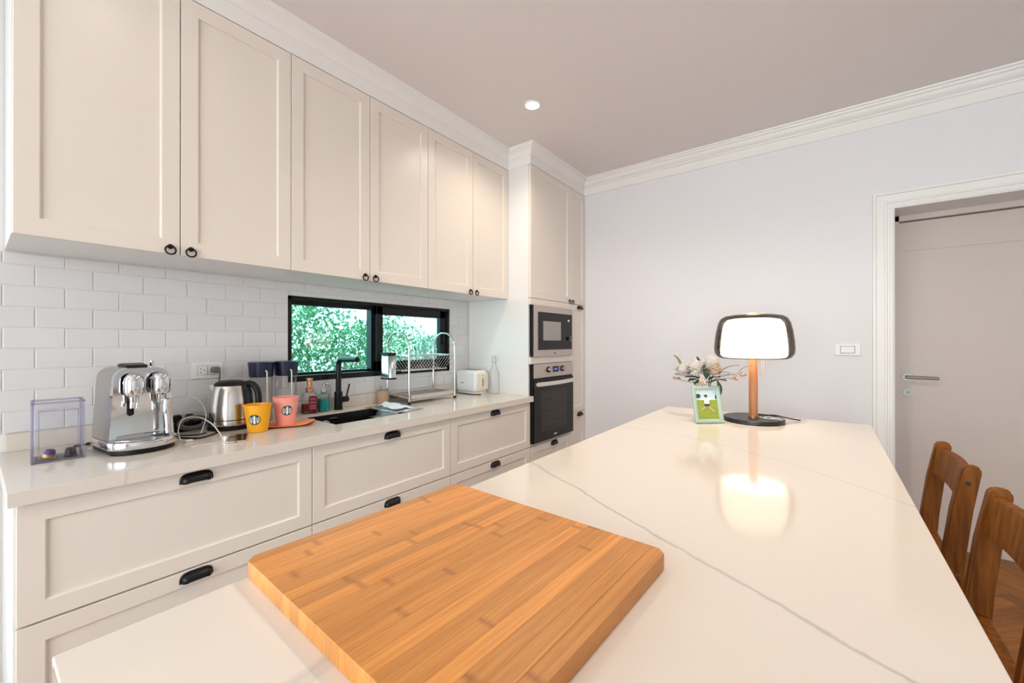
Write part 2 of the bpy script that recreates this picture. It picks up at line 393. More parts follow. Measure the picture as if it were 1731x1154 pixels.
# glazed openings behind the camera (out of frame, they let the daylight in)
for i, (rect, axis) in enumerate((((-1.4, 2.0, .22, 2.45), 'y'), ((-2.9, -.30, 0, 2.35), 'x'))):
    a0, a1, b0, b1 = rect; f = G(); pn = []
    def bar(u0, u1, v0, v1):
        if axis == 'y': f.box(u0, YF - .10, v0, u1, YF - .04, v1)
        else: f.box(xo + .04, u0, v0, xo + .10, u1, v1)
    for (u0, u1, v0, v1) in ((a0, a1, b0, b0 + .06), (a0, a1, b1 - .06, b1), (a0, a0 + .06, b0, b1), (a1 - .06, a1, b0, b1), ((a0 + a1) / 2 - .03, (a0 + a1) / 2 + .03, b0, b1)): bar(u0, u1, v0, v1)
    wn = struct('window_%d' % (i + 2), f, 'black')
    if axis == 'y': G().box(a0, YF - .075, b0, a1, YF - .069, b1).obj('pane', 'glass', wn)
    else: G().box(xo + .067, a0, b0, xo + .073, a1, b1).obj('pane', 'glass', wn)

# cornice: profile (out, z) swept along a path with mitred corners
def sweep(path, prof, name, m):
    g = G(); b = bmesh.new(); P = [Vector((*p, 0)) for p in path]; rings = []
    for i, p in enumerate(P):
        d0 = (P[i] - P[i - 1]).normalized() if i else (P[1] - P[0]).normalized()
        d1 = (P[i + 1] - P[i]).normalized() if i < len(P) - 1 else d0
        n0 = Vector((d0.y, -d0.x, 0)); n1 = Vector((d1.y, -d1.x, 0)); mt = (n0 + n1); mt = mt / max(.2, mt.dot(n0))
        rings.append([b.verts.new((p.x + mt.x * o, p.y + mt.y * o, z)) for o, z in prof])
    for A, B in zip(rings, rings[1:]):
        for k in range(len(prof) - 1): b.faces.new((A[k], A[k + 1], B[k + 1], B[k]))
    for rg in (rings[0], rings[-1]):
        try: b.faces.new(rg)
        except ValueError: pass
    bmesh.ops.recalc_face_normals(b, faces=b.faces[:]); g._merge(b)
    return struct(name, g, m)
cor = [(-.02, ZF), (.010, ZF), (.014, ZF + .006), (.014, ZF + .062), (.022, ZF + .066), (.022, ZF + .078), (.030, ZF + .084), (.040, ZF + .092), (.047, ZF + .104), (.052, ZF + .116), (.064, ZF + .120), (.066, ZF + .132), (.078, ZF + .136), (.080, ZCEIL), (-.02, ZCEIL)]
corc = [(-.02, ZF), (.000, ZF), (.000, ZF + .07), (.008, ZF + .074), (.012, ZF + .092), (.022, ZF + .106), (.038, ZF + .118), (.050, ZF + .124), (.050, ZF + .134), (.058, ZF + .138), (.060, ZCEIL), (-.02, ZCEIL)]
tag(sweep([(XU, Y0 - .02), (XU, YT), (XT, YT), (XT, YB - .001)], corc, 'trim_1', 'trim'), 'white cornice running along the tops of the kitchen cabinets')
tag(sweep([(XT + .0, YB), (XR, YB)], cor, 'trim_2', 'trim'), 'white moulded cornice along the back wall below the ceiling')
# door casing (mitred, stepped), jamb and leaf
cz = DZ; cw = .105
prof = [(0, 0), (0, .012), (.012, .018), (.022, .018), (.026, .013), (.034, .013), (.038, .020), (.046, .020), (.050, .016), (.088, .018), (.092, .026), (.105, .026), (.105, 0)]
cs = G(); b = bmesh.new(); rings = []
for (x, z, sx, sz) in ((DX0, 0, -1, 0), (DX0, cz, -1, 1), (DX1, cz, 1, 1), (DX1, 0, 1, 0)):
    rings.append([b.verts.new((x + sx * o, YB - t, z + sz * o)) for o, t in prof])
for A, B in zip(rings, rings[1:]):
    for k in range(len(prof) - 1): b.faces.new((A[k], A[k + 1], B[k + 1], B[k]))
bmesh.ops.recalc_face_normals(b, faces=b.faces[:]); cs._merge(b)
struct('trim_3', cs, 'trim', 'white stepped casing framing the recessed door', ang=20)
df = G(); df.box(DX0, YD, 0, DX0 + .045, YD + .07, DZ); df.box(DX1 - .045, YD, 0, DX1, YD + .07, DZ); df.box(DX0, YD, DZ - .035, DX1, YD + .07, DZ)
door = struct('door_1', df, 'door', 'white recessed door with a steel lever handle')
lf = G(); yl = YD + .04; lx0, lx1, lz1 = DX0 + .048, DX1 - .048, DZ - .040
lf.box(lx0, yl, -.011, lx1, yl + .04, .225); lf.box(lx0, yl, .229, lx1, yl + .04, 1.93); lf.box(lx0, yl, 1.934, lx1, yl + .04, lz1); lf.box(lx0, yl + .004, -.011, lx1, yl + .04, lz1)
leaf = lf.obj('door_leaf', 'door', door)
hx, hz = .440, 1.085
hd = G(); hd.cyl((hx, yl, hz), (hx, yl - .009, hz), .027, n=28); hd.cyl((hx, yl - .008, hz), (hx, yl - .05, hz), .010); hd.tube([(hx - .008, yl - .046, hz), (hx + .01, yl - .049, hz), (hx + .06, yl - .05, hz), (hx + .145, yl - .05, hz)], .0095, 12)
part_label(hd.obj('lever_handle', 'nickel', leaf), 'brushed steel lever handle')
lk = G(); lk.cyl((hx + .004, yl, hz - .103), (hx + .004, yl - .009, hz - .103), .027, n=28); lk.cyl((hx + .004, yl - .008, hz - .103), (hx + .004, yl - .014, hz - .103), .011); lk.box(hx - .001, yl - .022, hz - .113, hx + .009, yl - .012, hz - .093, .002)
part_label(lk.obj('thumb_turn', 'nickel', leaf), 'round chrome lock rosette')
bb = G(); bb.box(XT, YB - .015, 0, DX0 - cw, YB, .11, .003); bb.box(DX1 + cw, YB - .015, 0, XR, YB, .11, .003)
struct('baseboard_back', bb, 'trim')
# kitchen window: outer frame, fixed light set deep, sliding sash nearer the room
wf = G(); f0, f1 = XW + .003, XW - .104
wf.box(f1, WY0, WZ0, f0, WY0 + .018, WZ1); wf.box(f1, WY1 - .022, WZ0, f0, WY1, WZ1); wf.box(f1, WY0, WZ1 - .020, f0, WY1, WZ1); wf.box(f1, WY0, WZ0, f0, WY1, WZ0 + .034)
win = struct('window_1', wf, 'black', 'black-framed horizontal sliding window above the sink')
g = G(); g.box(XW - .10, WY0 + .018, WZ0 + .03, XW - .07, WY0 + .03, WZ1 - .02); g.box(XW - .10, WY0 + .018, WZ1 - .045, XW - .07, 1.72, WZ1 - .02); g.box(XW - .10, WY0 + .018, WZ0 + .03, XW - .07, 1.72, WZ0 + .048); g.box(XW - .10, 1.70, WZ0 + .03, XW - .045, 1.735, WZ1 - .02)
G().box(XW - .20, WY0 - .05, WZ0 - .04, XW - .107, WY1 + .05, WZ0 + .030).obj('outer_sill', 'white', win)
fx = g.obj('fixed_light', 'black', win)
G().box(XW - .088, WY0 + .02, WZ0 + .03, XW - .082, 1.72, WZ1 - .02).obj('pane', 'winglass', fx)
g = G(); xs0, xs1 = XW - .052, XW - .012; ya, yb = 1.722, WY1 - .035
g.box(xs0, ya, WZ0 + .034, xs1, ya + .052, WZ1 - .02, .002); g.box(xs0, yb - .055, WZ0 + .034, xs1, yb, WZ1 - .02, .002); g.box(xs0, ya, WZ1 - .078, xs1, yb, WZ1 - .02, .002); g.box(xs0, ya, WZ0 + .034, xs1, yb, WZ0 + .10, .002)
sash = g.obj('sliding_sash', 'black', win)
G().box(XW - .036, ya + .03, WZ0 + .05, XW - .030, yb - .03, WZ1 - .03).obj('pane', 'winglass', sash)
G().box(xs1, yb - .035, 1.30, xs1 + .012, yb - .022, 1.42, .003).obj('latch', 'blackplastic', sash)

# ------------------------------------------------------------------ cabinets
def shaker(y0, y1, z0, z1, x, fw=.055, th=.02, rec=.009):
    """door or drawer front facing +x: flat frame round a recessed panel"""
    g = G(); b = bmesh.new()
    def rect(o, xx): return [b.verts.new((xx, yy, zz)) for yy, zz in ((y0 + o, z0 + o), (y1 - o, z0 + o), (y1 - o, z1 - o), (y0 + o, z1 - o))]
    Rg = [rect(0, x - th), rect(0, x - .0015), rect(.0015, x), rect(fw, x), rect(fw + .004, x - .003), rect(fw + .0055, x - rec)]
    for A, B in zip(Rg, Rg[1:]):
        for i in range(4): b.faces.new((A[i], A[(i + 1) % 4], B[(i + 1) % 4], B[i]))
    b.faces.new(Rg[-1]); b.faces.new(Rg[0][::-1])
    bmesh.ops.recalc_face_normals(b, faces=b.faces[:]); g._merge(b); return g
def ring_pull(y, z, x, parent):
    g = G(); g.lathe([(0, .012), (.006, .011), (.0095, .007), (.0095, .004), (.006, 0)], n=18, mx=Matrix.Translation((x, y, z)) @ Matrix.Rotation(R(90), 4, 'Y'))
    g.tube(ring((x + .009, y, z - .014), .0165, 'x', 28), .0032, 8, True)
    return g.obj('ring_pull', 'black', parent, world=True)
def cup_pull(y, z, x, parent, wd=.092, ht=.03):
    """half-shell bin pull"""
    hw = wd / 2
    def fn(u, v):
        a = math.pi * u; t = v * math.pi / 2
        yy = -hw * math.cos(a) if False else 0
        # superellipse outline, bulging outward to the lower rim
        ca, sa = math.cos(a), math.sin(a)
        ou = math.copysign(abs(ca) ** .45, ca) * hw; ov = (abs(sa) ** .6) * ht
        s_ = math.cos(t); dep = .024 * math.sin(t) * (1 - .12 * abs(ca) ** 3)
        return (x + dep, y - ou * (.62 + .38 * s_), z - ht / 2 + ov * (.10 + .90 * s_) if v < 1 else z - ht / 2 + ov * .10)
    g = G(); g.grid(fn, 20, 7)
    g.tube([(x + .002, y - hw - .002, z - ht / 2)] + [(x + .002, y - math.copysign(abs(math.cos(math.pi * i / 20)) ** .45, math.cos(math.pi * i / 20)) * (hw + .002), z - ht / 2 + (math.sin(math.pi * i / 20) ** .6) * (ht + .002)) for i in range(1, 20)] + [(x + .002, y + hw + .002, z - ht / 2)], .0025, 6)
    return g.obj('cup_pull', 'black', parent, world=True, ang=60, solid=.002)
GAP = .0016
UZ0, UZ1 = 1.669, 2.711
ub = [.078, .507, .936, 1.368, 1.797, 2.226, 2.643]
ulab = ['cream shaker wall cabinet above the coffee machine, leftmost of the three', 'cream shaker wall cabinet directly over the left half of the window', 'cream shaker wall cabinet next to the oven tower, above the toaster']
for k in range(3):
    a, m_, c = ub[2 * k], ub[2 * k + 1], ub[2 * k + 2]
    t = thing('wall_cabinet', ulab[k], 'cabinet', ((XW + XU) / 2, (a + c) / 2, UZ0), 0, 'wall cabinets')
    g = G(); g.box(XW + .001, a, UZ0 + .001, XU - .021, c - .0005, UZ1 + .003)
    g.obj('body', 'cabside', t, world=True)
    for (p, q, hy) in ((a, m_, m_ - .033), (m_, c, m_ + .033)):
        d = shaker(p + GAP, q - GAP, UZ0 - .002, UZ1, XU, .056).obj('door', 'cab', t, world=True)
        ring_pull(hy, UZ0 + .026, XU, d)
bbn = [Y0, .928, 1.785, 2.641]
blab = ['cream base cabinet with two wide drawers below the coffee machine', 'cream base cabinet with two wide drawers below the sink', 'cream base cabinet with two wide drawers beside the oven']
for k in range(3):
    a, c = bbn[k], bbn[k + 1]
    t = thing('base_cabinet', blab[k], 'cabinet', ((XW + XT) / 2, (a + c) / 2, 0), 0, 'drawer base cabinets')
    g = G()
    if k == 1:   # open top under the sink bowl
        g.box(XW + .001, a + .0005, .10, XT - .021, c - .0005, .60); g.box(XW + .001, a + .0005, .60, XT - .021, a + .02, .856); g.box(XW + .001, c - .02, .60, XT - .021, c - .0005, .856); g.box(XT - .04, a + .0005, .60, XT - .021, c - .0005, .856)
    else: g.box(XW + .001, a + .0005, .10, XT - .021, c - .0005, .856)
    g.obj('body', 'cabside', t, world=True)
    G().box(XW + .01, a + .001, 0, XT - .06, c - .001, .10).obj('plinth', 'cab', t, world=True)
    for (z0, z1, pz) in ((.503, .853, .828), (.112, .497, .473)):
        d = shaker(a + GAP + (.004 if k == 0 else 0), c - GAP, z0, z1, XT, .055).obj('drawer_front', 'cab', t, world=True)
        cup_pull((a + c) / 2, pz, XT, d)
# oven tower and larder
t = thing('oven_tower', 'tall cream cabinet housing the built-in oven and microwave', 'cabinet', ((XW + XT) / 2, (YT + YS) / 2, 0))
g = G()
g.box(XW + .001, YT, .10, XT - .021, YT + .02, UZ1 + .003); g.box(XW + .001, YS - .02, .10, XT - .021, YS - .0005, UZ1 + .003); g.box(XW + .001, YT + .02, .10, XW + .02, YS - .02, UZ1)
for zz in (.10, .49, 1.165, 1.635, UZ1 - .02): g.box(XW + .02, YT + .02, zz, XT - .021, YS - .02, zz + .018)
g.obj('body', 'cabside', t, world=True)
G().box(XW + .01, YT + .001, 0, XT - .06, YS - .001, .10).obj('plinth', 'cab', t, world=True)
d = shaker(YT + GAP, YS - GAP, UZ0, UZ1, XT, .056).obj('door', 'cab', t, world=True); ring_pull(YS - .03, UZ0 + .026, XT, d)
for (z0, z1) in ((1.615, 1.666), (1.147, 1.203), (.504, .518)): G().box(XT - .02, YT + .001, z0, XT - .001, YS - .001, z1).obj('filler_strip', 'cab', t, world=True)
d = shaker(YT + GAP, YS - GAP, .112, .497, XT, .055).obj('drawer_front', 'cab', t, world=True); cup_pull((YT + YS) / 2 + .03, .473, XT, d)
t = thing('larder_unit', 'narrow tall cream pull-out larder between oven and back wall', 'cabinet', ((XW + XT) / 2, (YS + YB) / 2, 0))
G().box(XW + .001, YS, .10, XT - .021, YB - .002, UZ1 + .003).obj('body', 'cabside', t, world=True)
G().box(XW + .01, YS + .001, 0, XT - .06, YB - .002, .10).obj('plinth', 'cab', t, world=True)
d = shaker(YS + GAP, YB - .004, UZ0, UZ1, XT, .05).obj('door', 'cab', t, world=True); ring_pull(YS + .03, UZ0 + .026, XT, d)
d = shaker(YS + GAP, YB - .004, .679, 1.664, XT, .05).obj('door', 'cab', t, world=True); cup_pull((YS + YB) / 2 + .03, 1.640, XT, d)
d = shaker(YS + GAP, YB - .004, .112, .674, XT, .05).obj('drawer_front', 'cab', t, world=True); cup_pull((YS + YB) / 2 + .03, .650, XT, d)

# ------------------------------------------------------------------ worktop with sink
SX0, SX1, SY0, SY1 = -2.345, -1.985, 1.127, 1.605
wt = thing('worktop', 'long pale quartz worktop along the tiled wall', 'worktop', (-2.145, 1.35, .858))
g = G(); zb = .858; e0 = Y0 - .012
g.box(XW + .001, e0, zb, XC, SY0 + .001, ZC, .002); g.box(XW + .001, SY1, zb, XC, YT - .001, ZC, .002); g.box(XW + .001, SY0 - .003, zb, SX0, SY1 + .003, ZC, .002); g.box(SX1, SY0 - .003, zb, XC, SY1 + .003, ZC, .002)
g.obj('slab', 'counter', wt, world=True)
struct('trim_4', G().box(XW + .0005, e0 + .02, ZC, XW + .016, YT - .001, .968, .0015), 'counter', 'low pale quartz upstand between worktop and tiles')
sk = thing('kitchen_sink', 'black undermount sink set into the pale worktop', 'sink', ((SX0 + SX1) / 2, (SY0 + SY1) / 2, .68))
g = G(); t_ = .006; sz0 = .69
q_ = .0012; X0, X1, Y0_, Y1_ = SX0 + q_, SX1 - q_, SY0 + .003 + q_, SY1 - .003 - q_
g.box(X0, Y0_, sz0 - t_, X1, Y1_, sz0); g.box(X0, Y0_, sz0, X0 + t_, Y1_, .890); g.box(X1 - t_, Y0_, sz0, X1, Y1_, .890); g.box(X0, Y0_, sz0, X1, Y0_ + t_, .890); g.box(X0, Y1_ - t_, sz0, X1, Y1_, .890)
g.obj('basin', 'granite', sk, world=True)
cx, cy = (SX0 + SX1) / 2 - .02, (SY0 + SY1) / 2
g = G(); g.lathe([(.055, 0), (.057, .004), (.042, .005), (.036, -.002)], (cx, cy, sz0), 32); g.lathe([(0, .010), (.012, .010), (.014, .004), (.034, .003), (.036, 0)], (cx, cy, sz0), 24)
g.obj('drain', 'chrome', sk, world=True)
G().box(SX0 + .006, 1.285, .858, SX0 + .010, 1.335, .868, .001).obj('overflow', 'chrome', sk, world=True)
g = G(); g.cyl((SX0 + .007, 1.262, .836), (SX0 + .016, 1.262, .836), .024, n=24); g.cyl((SX0 + .016, 1.262, .836), (SX0 + .030, 1.262, .836), .012, .010, 20); g.obj('waste_control', mat('satin_waste_steel', (.70, .68, .66), .5, .5, var=.05), sk, world=True)

# ------------------------------------------------------------------ microwave and oven
def text(body, size, loc, rot, m, parent, name='lettering'):
    cu = bpy.data.curves.new(name, 'FONT'); cu.body = body; cu.size = size; cu.extrude = .0004; cu.align_x = 'CENTER'; cu.align_y = 'CENTER'
    o = bpy.data.objects.new(name, cu); me = None
    COL.objects.link(o); dg = bpy.context.evaluated_depsgraph_get(); me = bpy.data.meshes.new_from_object(o.evaluated_get(dg)); bpy.data.objects.remove(o); bpy.data.curves.remove(cu)
    me.name = name; me.transform(Matrix.Translation(loc) @ rot); me.transform(MW(parent).inverted()); me.materials.clear(); me.materials.append(M[m])
    o = bpy.data.objects.new(name, me); COL.objects.link(o); o.parent = parent; return o
FX = Matrix(((0, 0, 1, 0), (1, 0, 0, 0), (0, 1, 0, 0), (0, 0, 0, 1)))    # text plane facing +x
t = thing('microwave_oven', 'built-in steel and black microwave above the oven', 'microwave', (XT, (YT + YS) / 2, 1.205))
my0, my1, mz0, mz1, xf = YT + .016, YS - .002, 1.205, 1.613, XT + .020
G().box(XT - .40, YT + .03, mz0 + .01, XT - .0, YS - .03, mz1 - .01).obj('housing', 'blackplastic', t, world=True)
G().box(XT, my0 - .012, mz0, xf - .004, my1, mz1, .002).obj('side_trim', 'blackplastic', t, world=True)
fr = G(); dy0, dy1, dz0, dz1 = 2.722, 3.262, 1.257, 1.562
fr.box(xf - .004, my0, mz0, xf, my1, dz0, .001); fr.box(xf - .004, my0, dz1, xf, my1, mz1, .001); fr.box(xf - .004, my0, dz0, xf, dy0, dz1); fr.box(xf - .004, dy1, dz0, xf, my1, dz1)
part_label(fr.obj('frame', 'ovensteel', t, world=True), 'brushed steel frame')
dr = G().box(xf - .006, dy0, dz0, xf + .004, dy1, dz1, .002).obj('glass_door', 'blackglass', t, world=True)
M['mwwin'] = mat('microwave_window', (.36, .34, .32), .25, var=.08, scale=80)
part_label(G().box(xf + .003, 2.79, 1.333, xf + .0055, 3.066, 1.490, .0008).obj('viewing_window', 'mwwin', dr, world=True), 'grey mesh window')
g = G(); g.cyl((xf + .003, 3.20, 1.350), (xf + .022, 3.20, 1.350), .018, .016, 24); g.obj('dial', 'blackplastic', dr, world=True)
G().tube(ring((xf + .022, 3.20, 1.350), .0165, 'x', 24), .0018, 6, True).obj('dial_ring', 'chrome', dr, world=True)
g = G()
for dz_ in (0, .009): g.box(xf + .0035, 3.185, 1.500 + dz_, xf + .0048, 3.215, 1.505 + dz_)
g.obj('display', 'displayw', dr, world=True)
text('teka', .024, (xf + .0004, 2.975, 1.229), FX, 'blackplastic', t)
t = thing('built_in_oven', 'built-in black glass oven below the microwave', 'oven', (XT, (YT + YS) / 2, .52))
oz0, oz1, pz = .522, 1.145, 1.034
G().box(XT - .50, YT + .03, oz0 + .01, XT, YS - .03, oz1 - .01).obj('housing', 'blackplastic', t, world=True)
G().box(XT, my0 - .012, oz0, xf - .004, my1, oz1, .002).obj('side_trim', 'blackplastic', t, world=True)
cp = G().box(xf - .004, my0, pz, xf + .002, my1, oz1, .0015).obj('control_panel', 'ovensteel', t, world=True)
for yy in (2.872, 3.092):
    g = G(); g.cyl((xf + .002, yy, 1.094), (xf + .010, yy, 1.094), .025, .024, 28); g.obj('dial_collar', 'blackplastic', cp, world=True)
    g = G(); g.cyl((xf + .010, yy, 1.094), (xf + .032, yy, 1.094), .020, .018, 28); g.obj('dial', 'steel', cp, world=True)
G().box(xf + .002, 2.935, 1.070, xf + .0035, 3.030, 1.118, .0005).obj('display_panel', 'blackglass', cp, world=True)
g = G()
for q in range(4): g.box(xf + .0033, 2.957 + q * .014, 1.086, xf + .0042, 2.966 + q * .014, 1.102)
g.obj('clock_digits', 'display', cp, world=True)
dr = G().box(xf - .006, my0, oz0, xf + .006, my1, 1.016, .003).obj('glass_door', 'blackglass', t, world=True)
M['ovenwin'] = mat('oven_window', (.035, .026, .022), .10, var=.2, spec=.28)
wn_ = G().prism(rrect(.42, .335, .012, 4, 2.955, .765), xf + .0055, xf + .0068, 'yz').obj('viewing_window', 'ovenwin', dr, world=True)
g = G()
for q in range(6): g.tube([(xf + .0072, 2.77, .655 + q * .045), (xf + .0072, 3.14, .655 + q * .045)], .0016, 6)
g.obj('shelf_runner', 'dark', wn_, world=True) if False else g.obj('shelf_runner', mat('runner_brown', (.09, .07, .06), .4, var=.1), wn_, world=True)  # dark brown bars across the oven window
hp = [(xf + .018 + .020 * math.sin(math.pi * i / 14), my0 + .03 + (my1 - my0 - .05) * i / 14, .985) for i in range(15)]
g = G(); b = bmesh.new(); rg = []
for (x, y, z) in hp: rg.append([b.verts.new((x - .006, y, z - .016)), b.verts.new((x + .004, y, z - .016)), b.verts.new((x + .006, y, z)), b.verts.new((x + .004, y, z + .016)), b.verts.new((x - .006, y, z + .016))])
for A, B in zip(rg, rg[1:]):
    for k in range(5): b.faces.new((A[k], A[(k + 1) % 5], B[(k + 1) % 5], B[k]))
b.faces.new(rg[0][::-1]); b.faces.new(rg[-1]); bmesh.ops.recalc_face_normals(b, faces=b.faces[:]); g._merge(b)
for q in (0, -1): g.box(xf + .004, hp[q][1] - .008, .975, xf + .016, hp[q][1] + .008, .995)
part_label(g.obj('door_handle', mat('pale_handle_steel', (.80, .76, .74), .35, .7, var=.04), dr, world=True), 'curved pale steel handle')
text('teka', .026, (xf + .0062, 2.975, .556), FX, 'white', dr)

# ------------------------------------------------------------------ island
IX0, IX1, IY0, IY1 = -.824, .185, .066, 2.765
it = thing('island_worktop', 'broad glossy white quartz island top with grey veins', 'worktop', (0, 0, .858))
sl = G().box(IX0, IY0, 0, IX1, IY1, .042, .003).obj('slab', 'island', it)
ib = thing('island_cabinet', 'white island cabinet under the quartz top', 'cabinet', (-.32, 1.42, 0))
G().box(-.79, .10, .10, -.10, 2.73, .857).obj('body', 'cabside', ib, world=True)
G().box(-.74, .14, 0, -.14, 2.69, .10).obj('plinth', 'cab', ib, world=True)
for k in range(3):
    a = .103 + k * .875
    g = shaker(a, a + .872, .115, .853, 0, .055); bmesh.ops.transform(g.bm, matrix=Matrix.Translation((-.791, 0, 0)) @ Matrix.Scale(-1, 4, (1, 0, 0)), verts=g.bm.verts); bmesh.ops.reverse_faces(g.bm, faces=g.bm.faces[:])
    g.obj('side_panel', 'cab', ib, world=True)
# cutting board of glued bamboo strips
cb = thing('cutting_board', 'large rectangular bamboo cutting board on the island', 'cutting board', (-.535, .545, ZC), R(-2.5))
W, L, NS = .575, .515, 21; sw = W / NS; sm = None
for i in range(NS):
    x = -W / 2 + sw * (i + .5)
    if i in (0, NS - 1):
        e = 1 if i else -1
        pts = [(-sw / 2, -L / 2), (sw / 2, -L / 2), (sw / 2, L / 2), (-sw / 2, L / 2)]
        ch = .014
        pts = ([(-sw / 2 + ch, -L / 2), (sw / 2, -L / 2), (sw / 2, L / 2), (-sw / 2 + ch, L / 2), (-sw / 2, L / 2 - ch), (-sw / 2, -L / 2 + ch)] if e < 0 else [(-sw / 2, -L / 2), (sw / 2 - ch, -L / 2), (sw / 2, -L / 2 + ch), (sw / 2, L / 2 - ch), (sw / 2 - ch, L / 2), (-sw / 2, L / 2)])
        o = G().prism(pts, 0, .030, 'xy', .0012).obj('strip', 'bamboo', cb)
    elif sm is None: o = G().box(-sw / 2, -L / 2, 0, sw / 2, L / 2, .030, .0004, 1).obj('strip', 'bamboo', cb, ang=12, wn=False); sm = o.data
    else: o = bpy.data.objects.new('strip', sm); COL.objects.link(o); o.parent = cb
    o.location = (x, 0, 0)

# ------------------------------------------------------------------ table lamp
lp = thing('table_lamp', 'lit table lamp with smoked glass shade and wooden stem', 'lamp', (-.305, 2.52, ZC))
G().lathe([(0, 0), (.140, 0), (.143, .003), (.143, .019), (.140, .022), (0, .022)], n=56).obj('base', 'granite', lp)
G().lathe([(0, .022), (.021, .022), (.021, .36), (0, .36)], n=28).obj('stem', 'oak', lp)
G().lathe([(.0212, .022), (.024, .022), (.024, .028), (.0212, .028)], n=28).obj('collar', 'copper', lp)
shp = [(.150, .332), (.170, .340), (.184, .360), (.187, .385), (.184, .430), (.177, .480), (.168, .520), (.155, .545), (.135, .558), (.100, .564), (.03, .566)]
G().lathe(shp, n=64).obj('glass_shade', 'smoke', lp, ang=80)
inn = [(.0, .336), (.120, .336), (.146, .340), (.156, .352), (.157, .38), (.152, .44), (.146, .49), (.138, .520), (.122, .538), (.09, .545), (0, .547)]
part_label(G().lathe(inn, n=56).obj('diffuser', 'bulb', lp, ang=80), 'glowing white inner diffuser')
g = G(); g.lathe([(0, .5665), (.055, .5665), (.056, .569), (.05, .572), (.02, .574), (.018, .578), (0, .578)], n=40); g.obj('top_cap', 'cream', lp)
for dx, ln in ((.040, .085), (.049, .088)):
    g = G(); g.tube([(dx, -.012, .335), (dx, -.012, .335 - ln + .03)], .0009, 6); g.cyl((dx, -.012, .335 - ln), (dx, -.012, .335 - ln + .032), .0028, n=10)
    g.obj('pull_chain', 'copper', lp)
g = G(); g.tube(bez([(.02, .015, .035), (.05, .06, .028), (.09, .10, .026), (.15, .13, .012), (.20, .15, .004)], 8), .003, 8); g.obj('power_cord', 'blackplastic', lp)
g = G(); g.tube(bez([(.028, .01, .026), (.05, -.03, .026), (.09, -.02, .026), (.075, .03, .026), (.05, .0, .027), (.085, -.045, .027), (.12, -.01, .026), (.105, .02, .026), (.085, -.02, .028), (.135, -.035, .026)], 8), .0022, 6)
tag(g.obj('charging_cable', 'cord', None), 'thin white cable coiled on the black lamp base', 'cable')
bpy.data.objects['charging_cable'].location = (-.305, 2.52, ZC)

# ------------------------------------------------------------------ picture frame and flowers
pf = thing('picture_frame', 'small mint green photo frame leaning back before the flowers', 'picture frame', (-.478, 2.318, ZC), R(40))
TL = Matrix.Rotation(R(-15), 4, 'X')
fw_, fh, fb = .150, .192, .021
prf = [(0, 0), (0, -.010), (.004, -.014), (.012, -.014), (.019, -.009), (fb, -.006), (fb, 0)]
g = G(); b = bmesh.new(); rg = []
for (x, z, sx, sz) in ((-fw_ / 2, 0, 1, 1), (fw_ / 2, 0, -1, 1), (fw_ / 2, fh, -1, -1), (-fw_ / 2, fh, 1, -1)): rg.append([b.verts.new((x + sx * o, t, z + sz * o)) for o, t in prf])
for i in range(4):
    A, B = rg[i], rg[(i + 1) % 4]
    for k in range(len(prf)): b.faces.new((A[k], A[(k + 1) % len(prf)], B[(k + 1) % len(prf)], B[k]))
bmesh.ops.recalc_face_normals(b, faces=b.faces[:]); g._merge(b, TL); g.obj('moulding', 'mint', pf, ang=25)
ph = G(); ph.box(-fw_ / 2 + fb, -.004, fb, fw_ / 2 - fb, -.002, fh * .62, mx=TL); ph = ph.obj('photo_print', 'photograss', pf); part_label(ph, 'print of a child in white shirt jumping on grass')
G().box(-fw_ / 2 + fb, -.004, fh * .62, fw_ / 2 - fb, -.002, fh - fb, mx=TL).obj('print_sky', 'photosky', ph)
g = G(); g.prism([(-.054, .128), (-.034, .130), (-.03, .145), (-.04, .152), (-.054, .15)], -.0044, -.004, 'xz', mx=TL); g.obj('print_tree', 'photodark', ph); g = G(); g.prism([(.046, .124), (.054, .124), (.054, .146), (.048, .142)], -.0044, -.004, 'xz', mx=TL); g.obj('print_tree', 'photodark', ph)
g = G(); g.prism([(-.016, .098), (.012, .098), (.012, .118), (.036, .126), (.036, .132), (.008, .130), (-.012, .130), (-.036, .124), (-.034, .118), (-.014, .119)], -.0048, -.0044, 'xz', mx=TL); g.obj('print_shirt', 'logow', ph)
g = G(); g.prism([(-.016, .086), (.012, .086), (.012, .099), (-.016, .099)], -.0050, -.0046, 'xz', mx=TL); g.obj('print_shorts', 'photodark', ph); g = G(); g.prism(rrect(.018, .013, .006, 3, -.003, .141), -.0052, -.0048, 'xz', mx=TL); g.obj('print_hair', 'photodark', ph)
g = G(); g.prism([(-.016, .086), (-.006, .086), (-.022, .072), (-.034, .066), (-.036, .072), (-.026, .077)], -.005, -.0046, 'xz', mx=TL); g.obj('print_leg', 'photoskin', ph); g = G(); g.prism([(.002, .086), (.012, .086), (.024, .070), (.034, .060), (.028, .057), (.016, .070)], -.005, -.0046, 'xz', mx=TL); g.obj('print_leg', 'photoskin', ph); g = G(); g.prism(rrect(.013, .010, .004, 3, -.002, .133), -.0051, -.0047, 'xz', mx=TL); g.obj('print_face', 'photoskin', ph)
G().box(-fw_ / 2 + .006, -.001, .006, fw_ / 2 - .006, .003, fh - .006, mx=TL).obj('backing', 'blackplastic', pf)
G().prism([(.0, .0), (.055, 0), (.04, .10)], -.012, .012, 'yz').obj('easel_leg', 'dark', pf) if False else G().box(-.02, .03, 0, .02, .034, .13, mx=Matrix.Translation((0, .055, 0)) @ Matrix.Rotation(R(22), 4, 'X')).obj('easel_leg', 'blackplastic', pf)

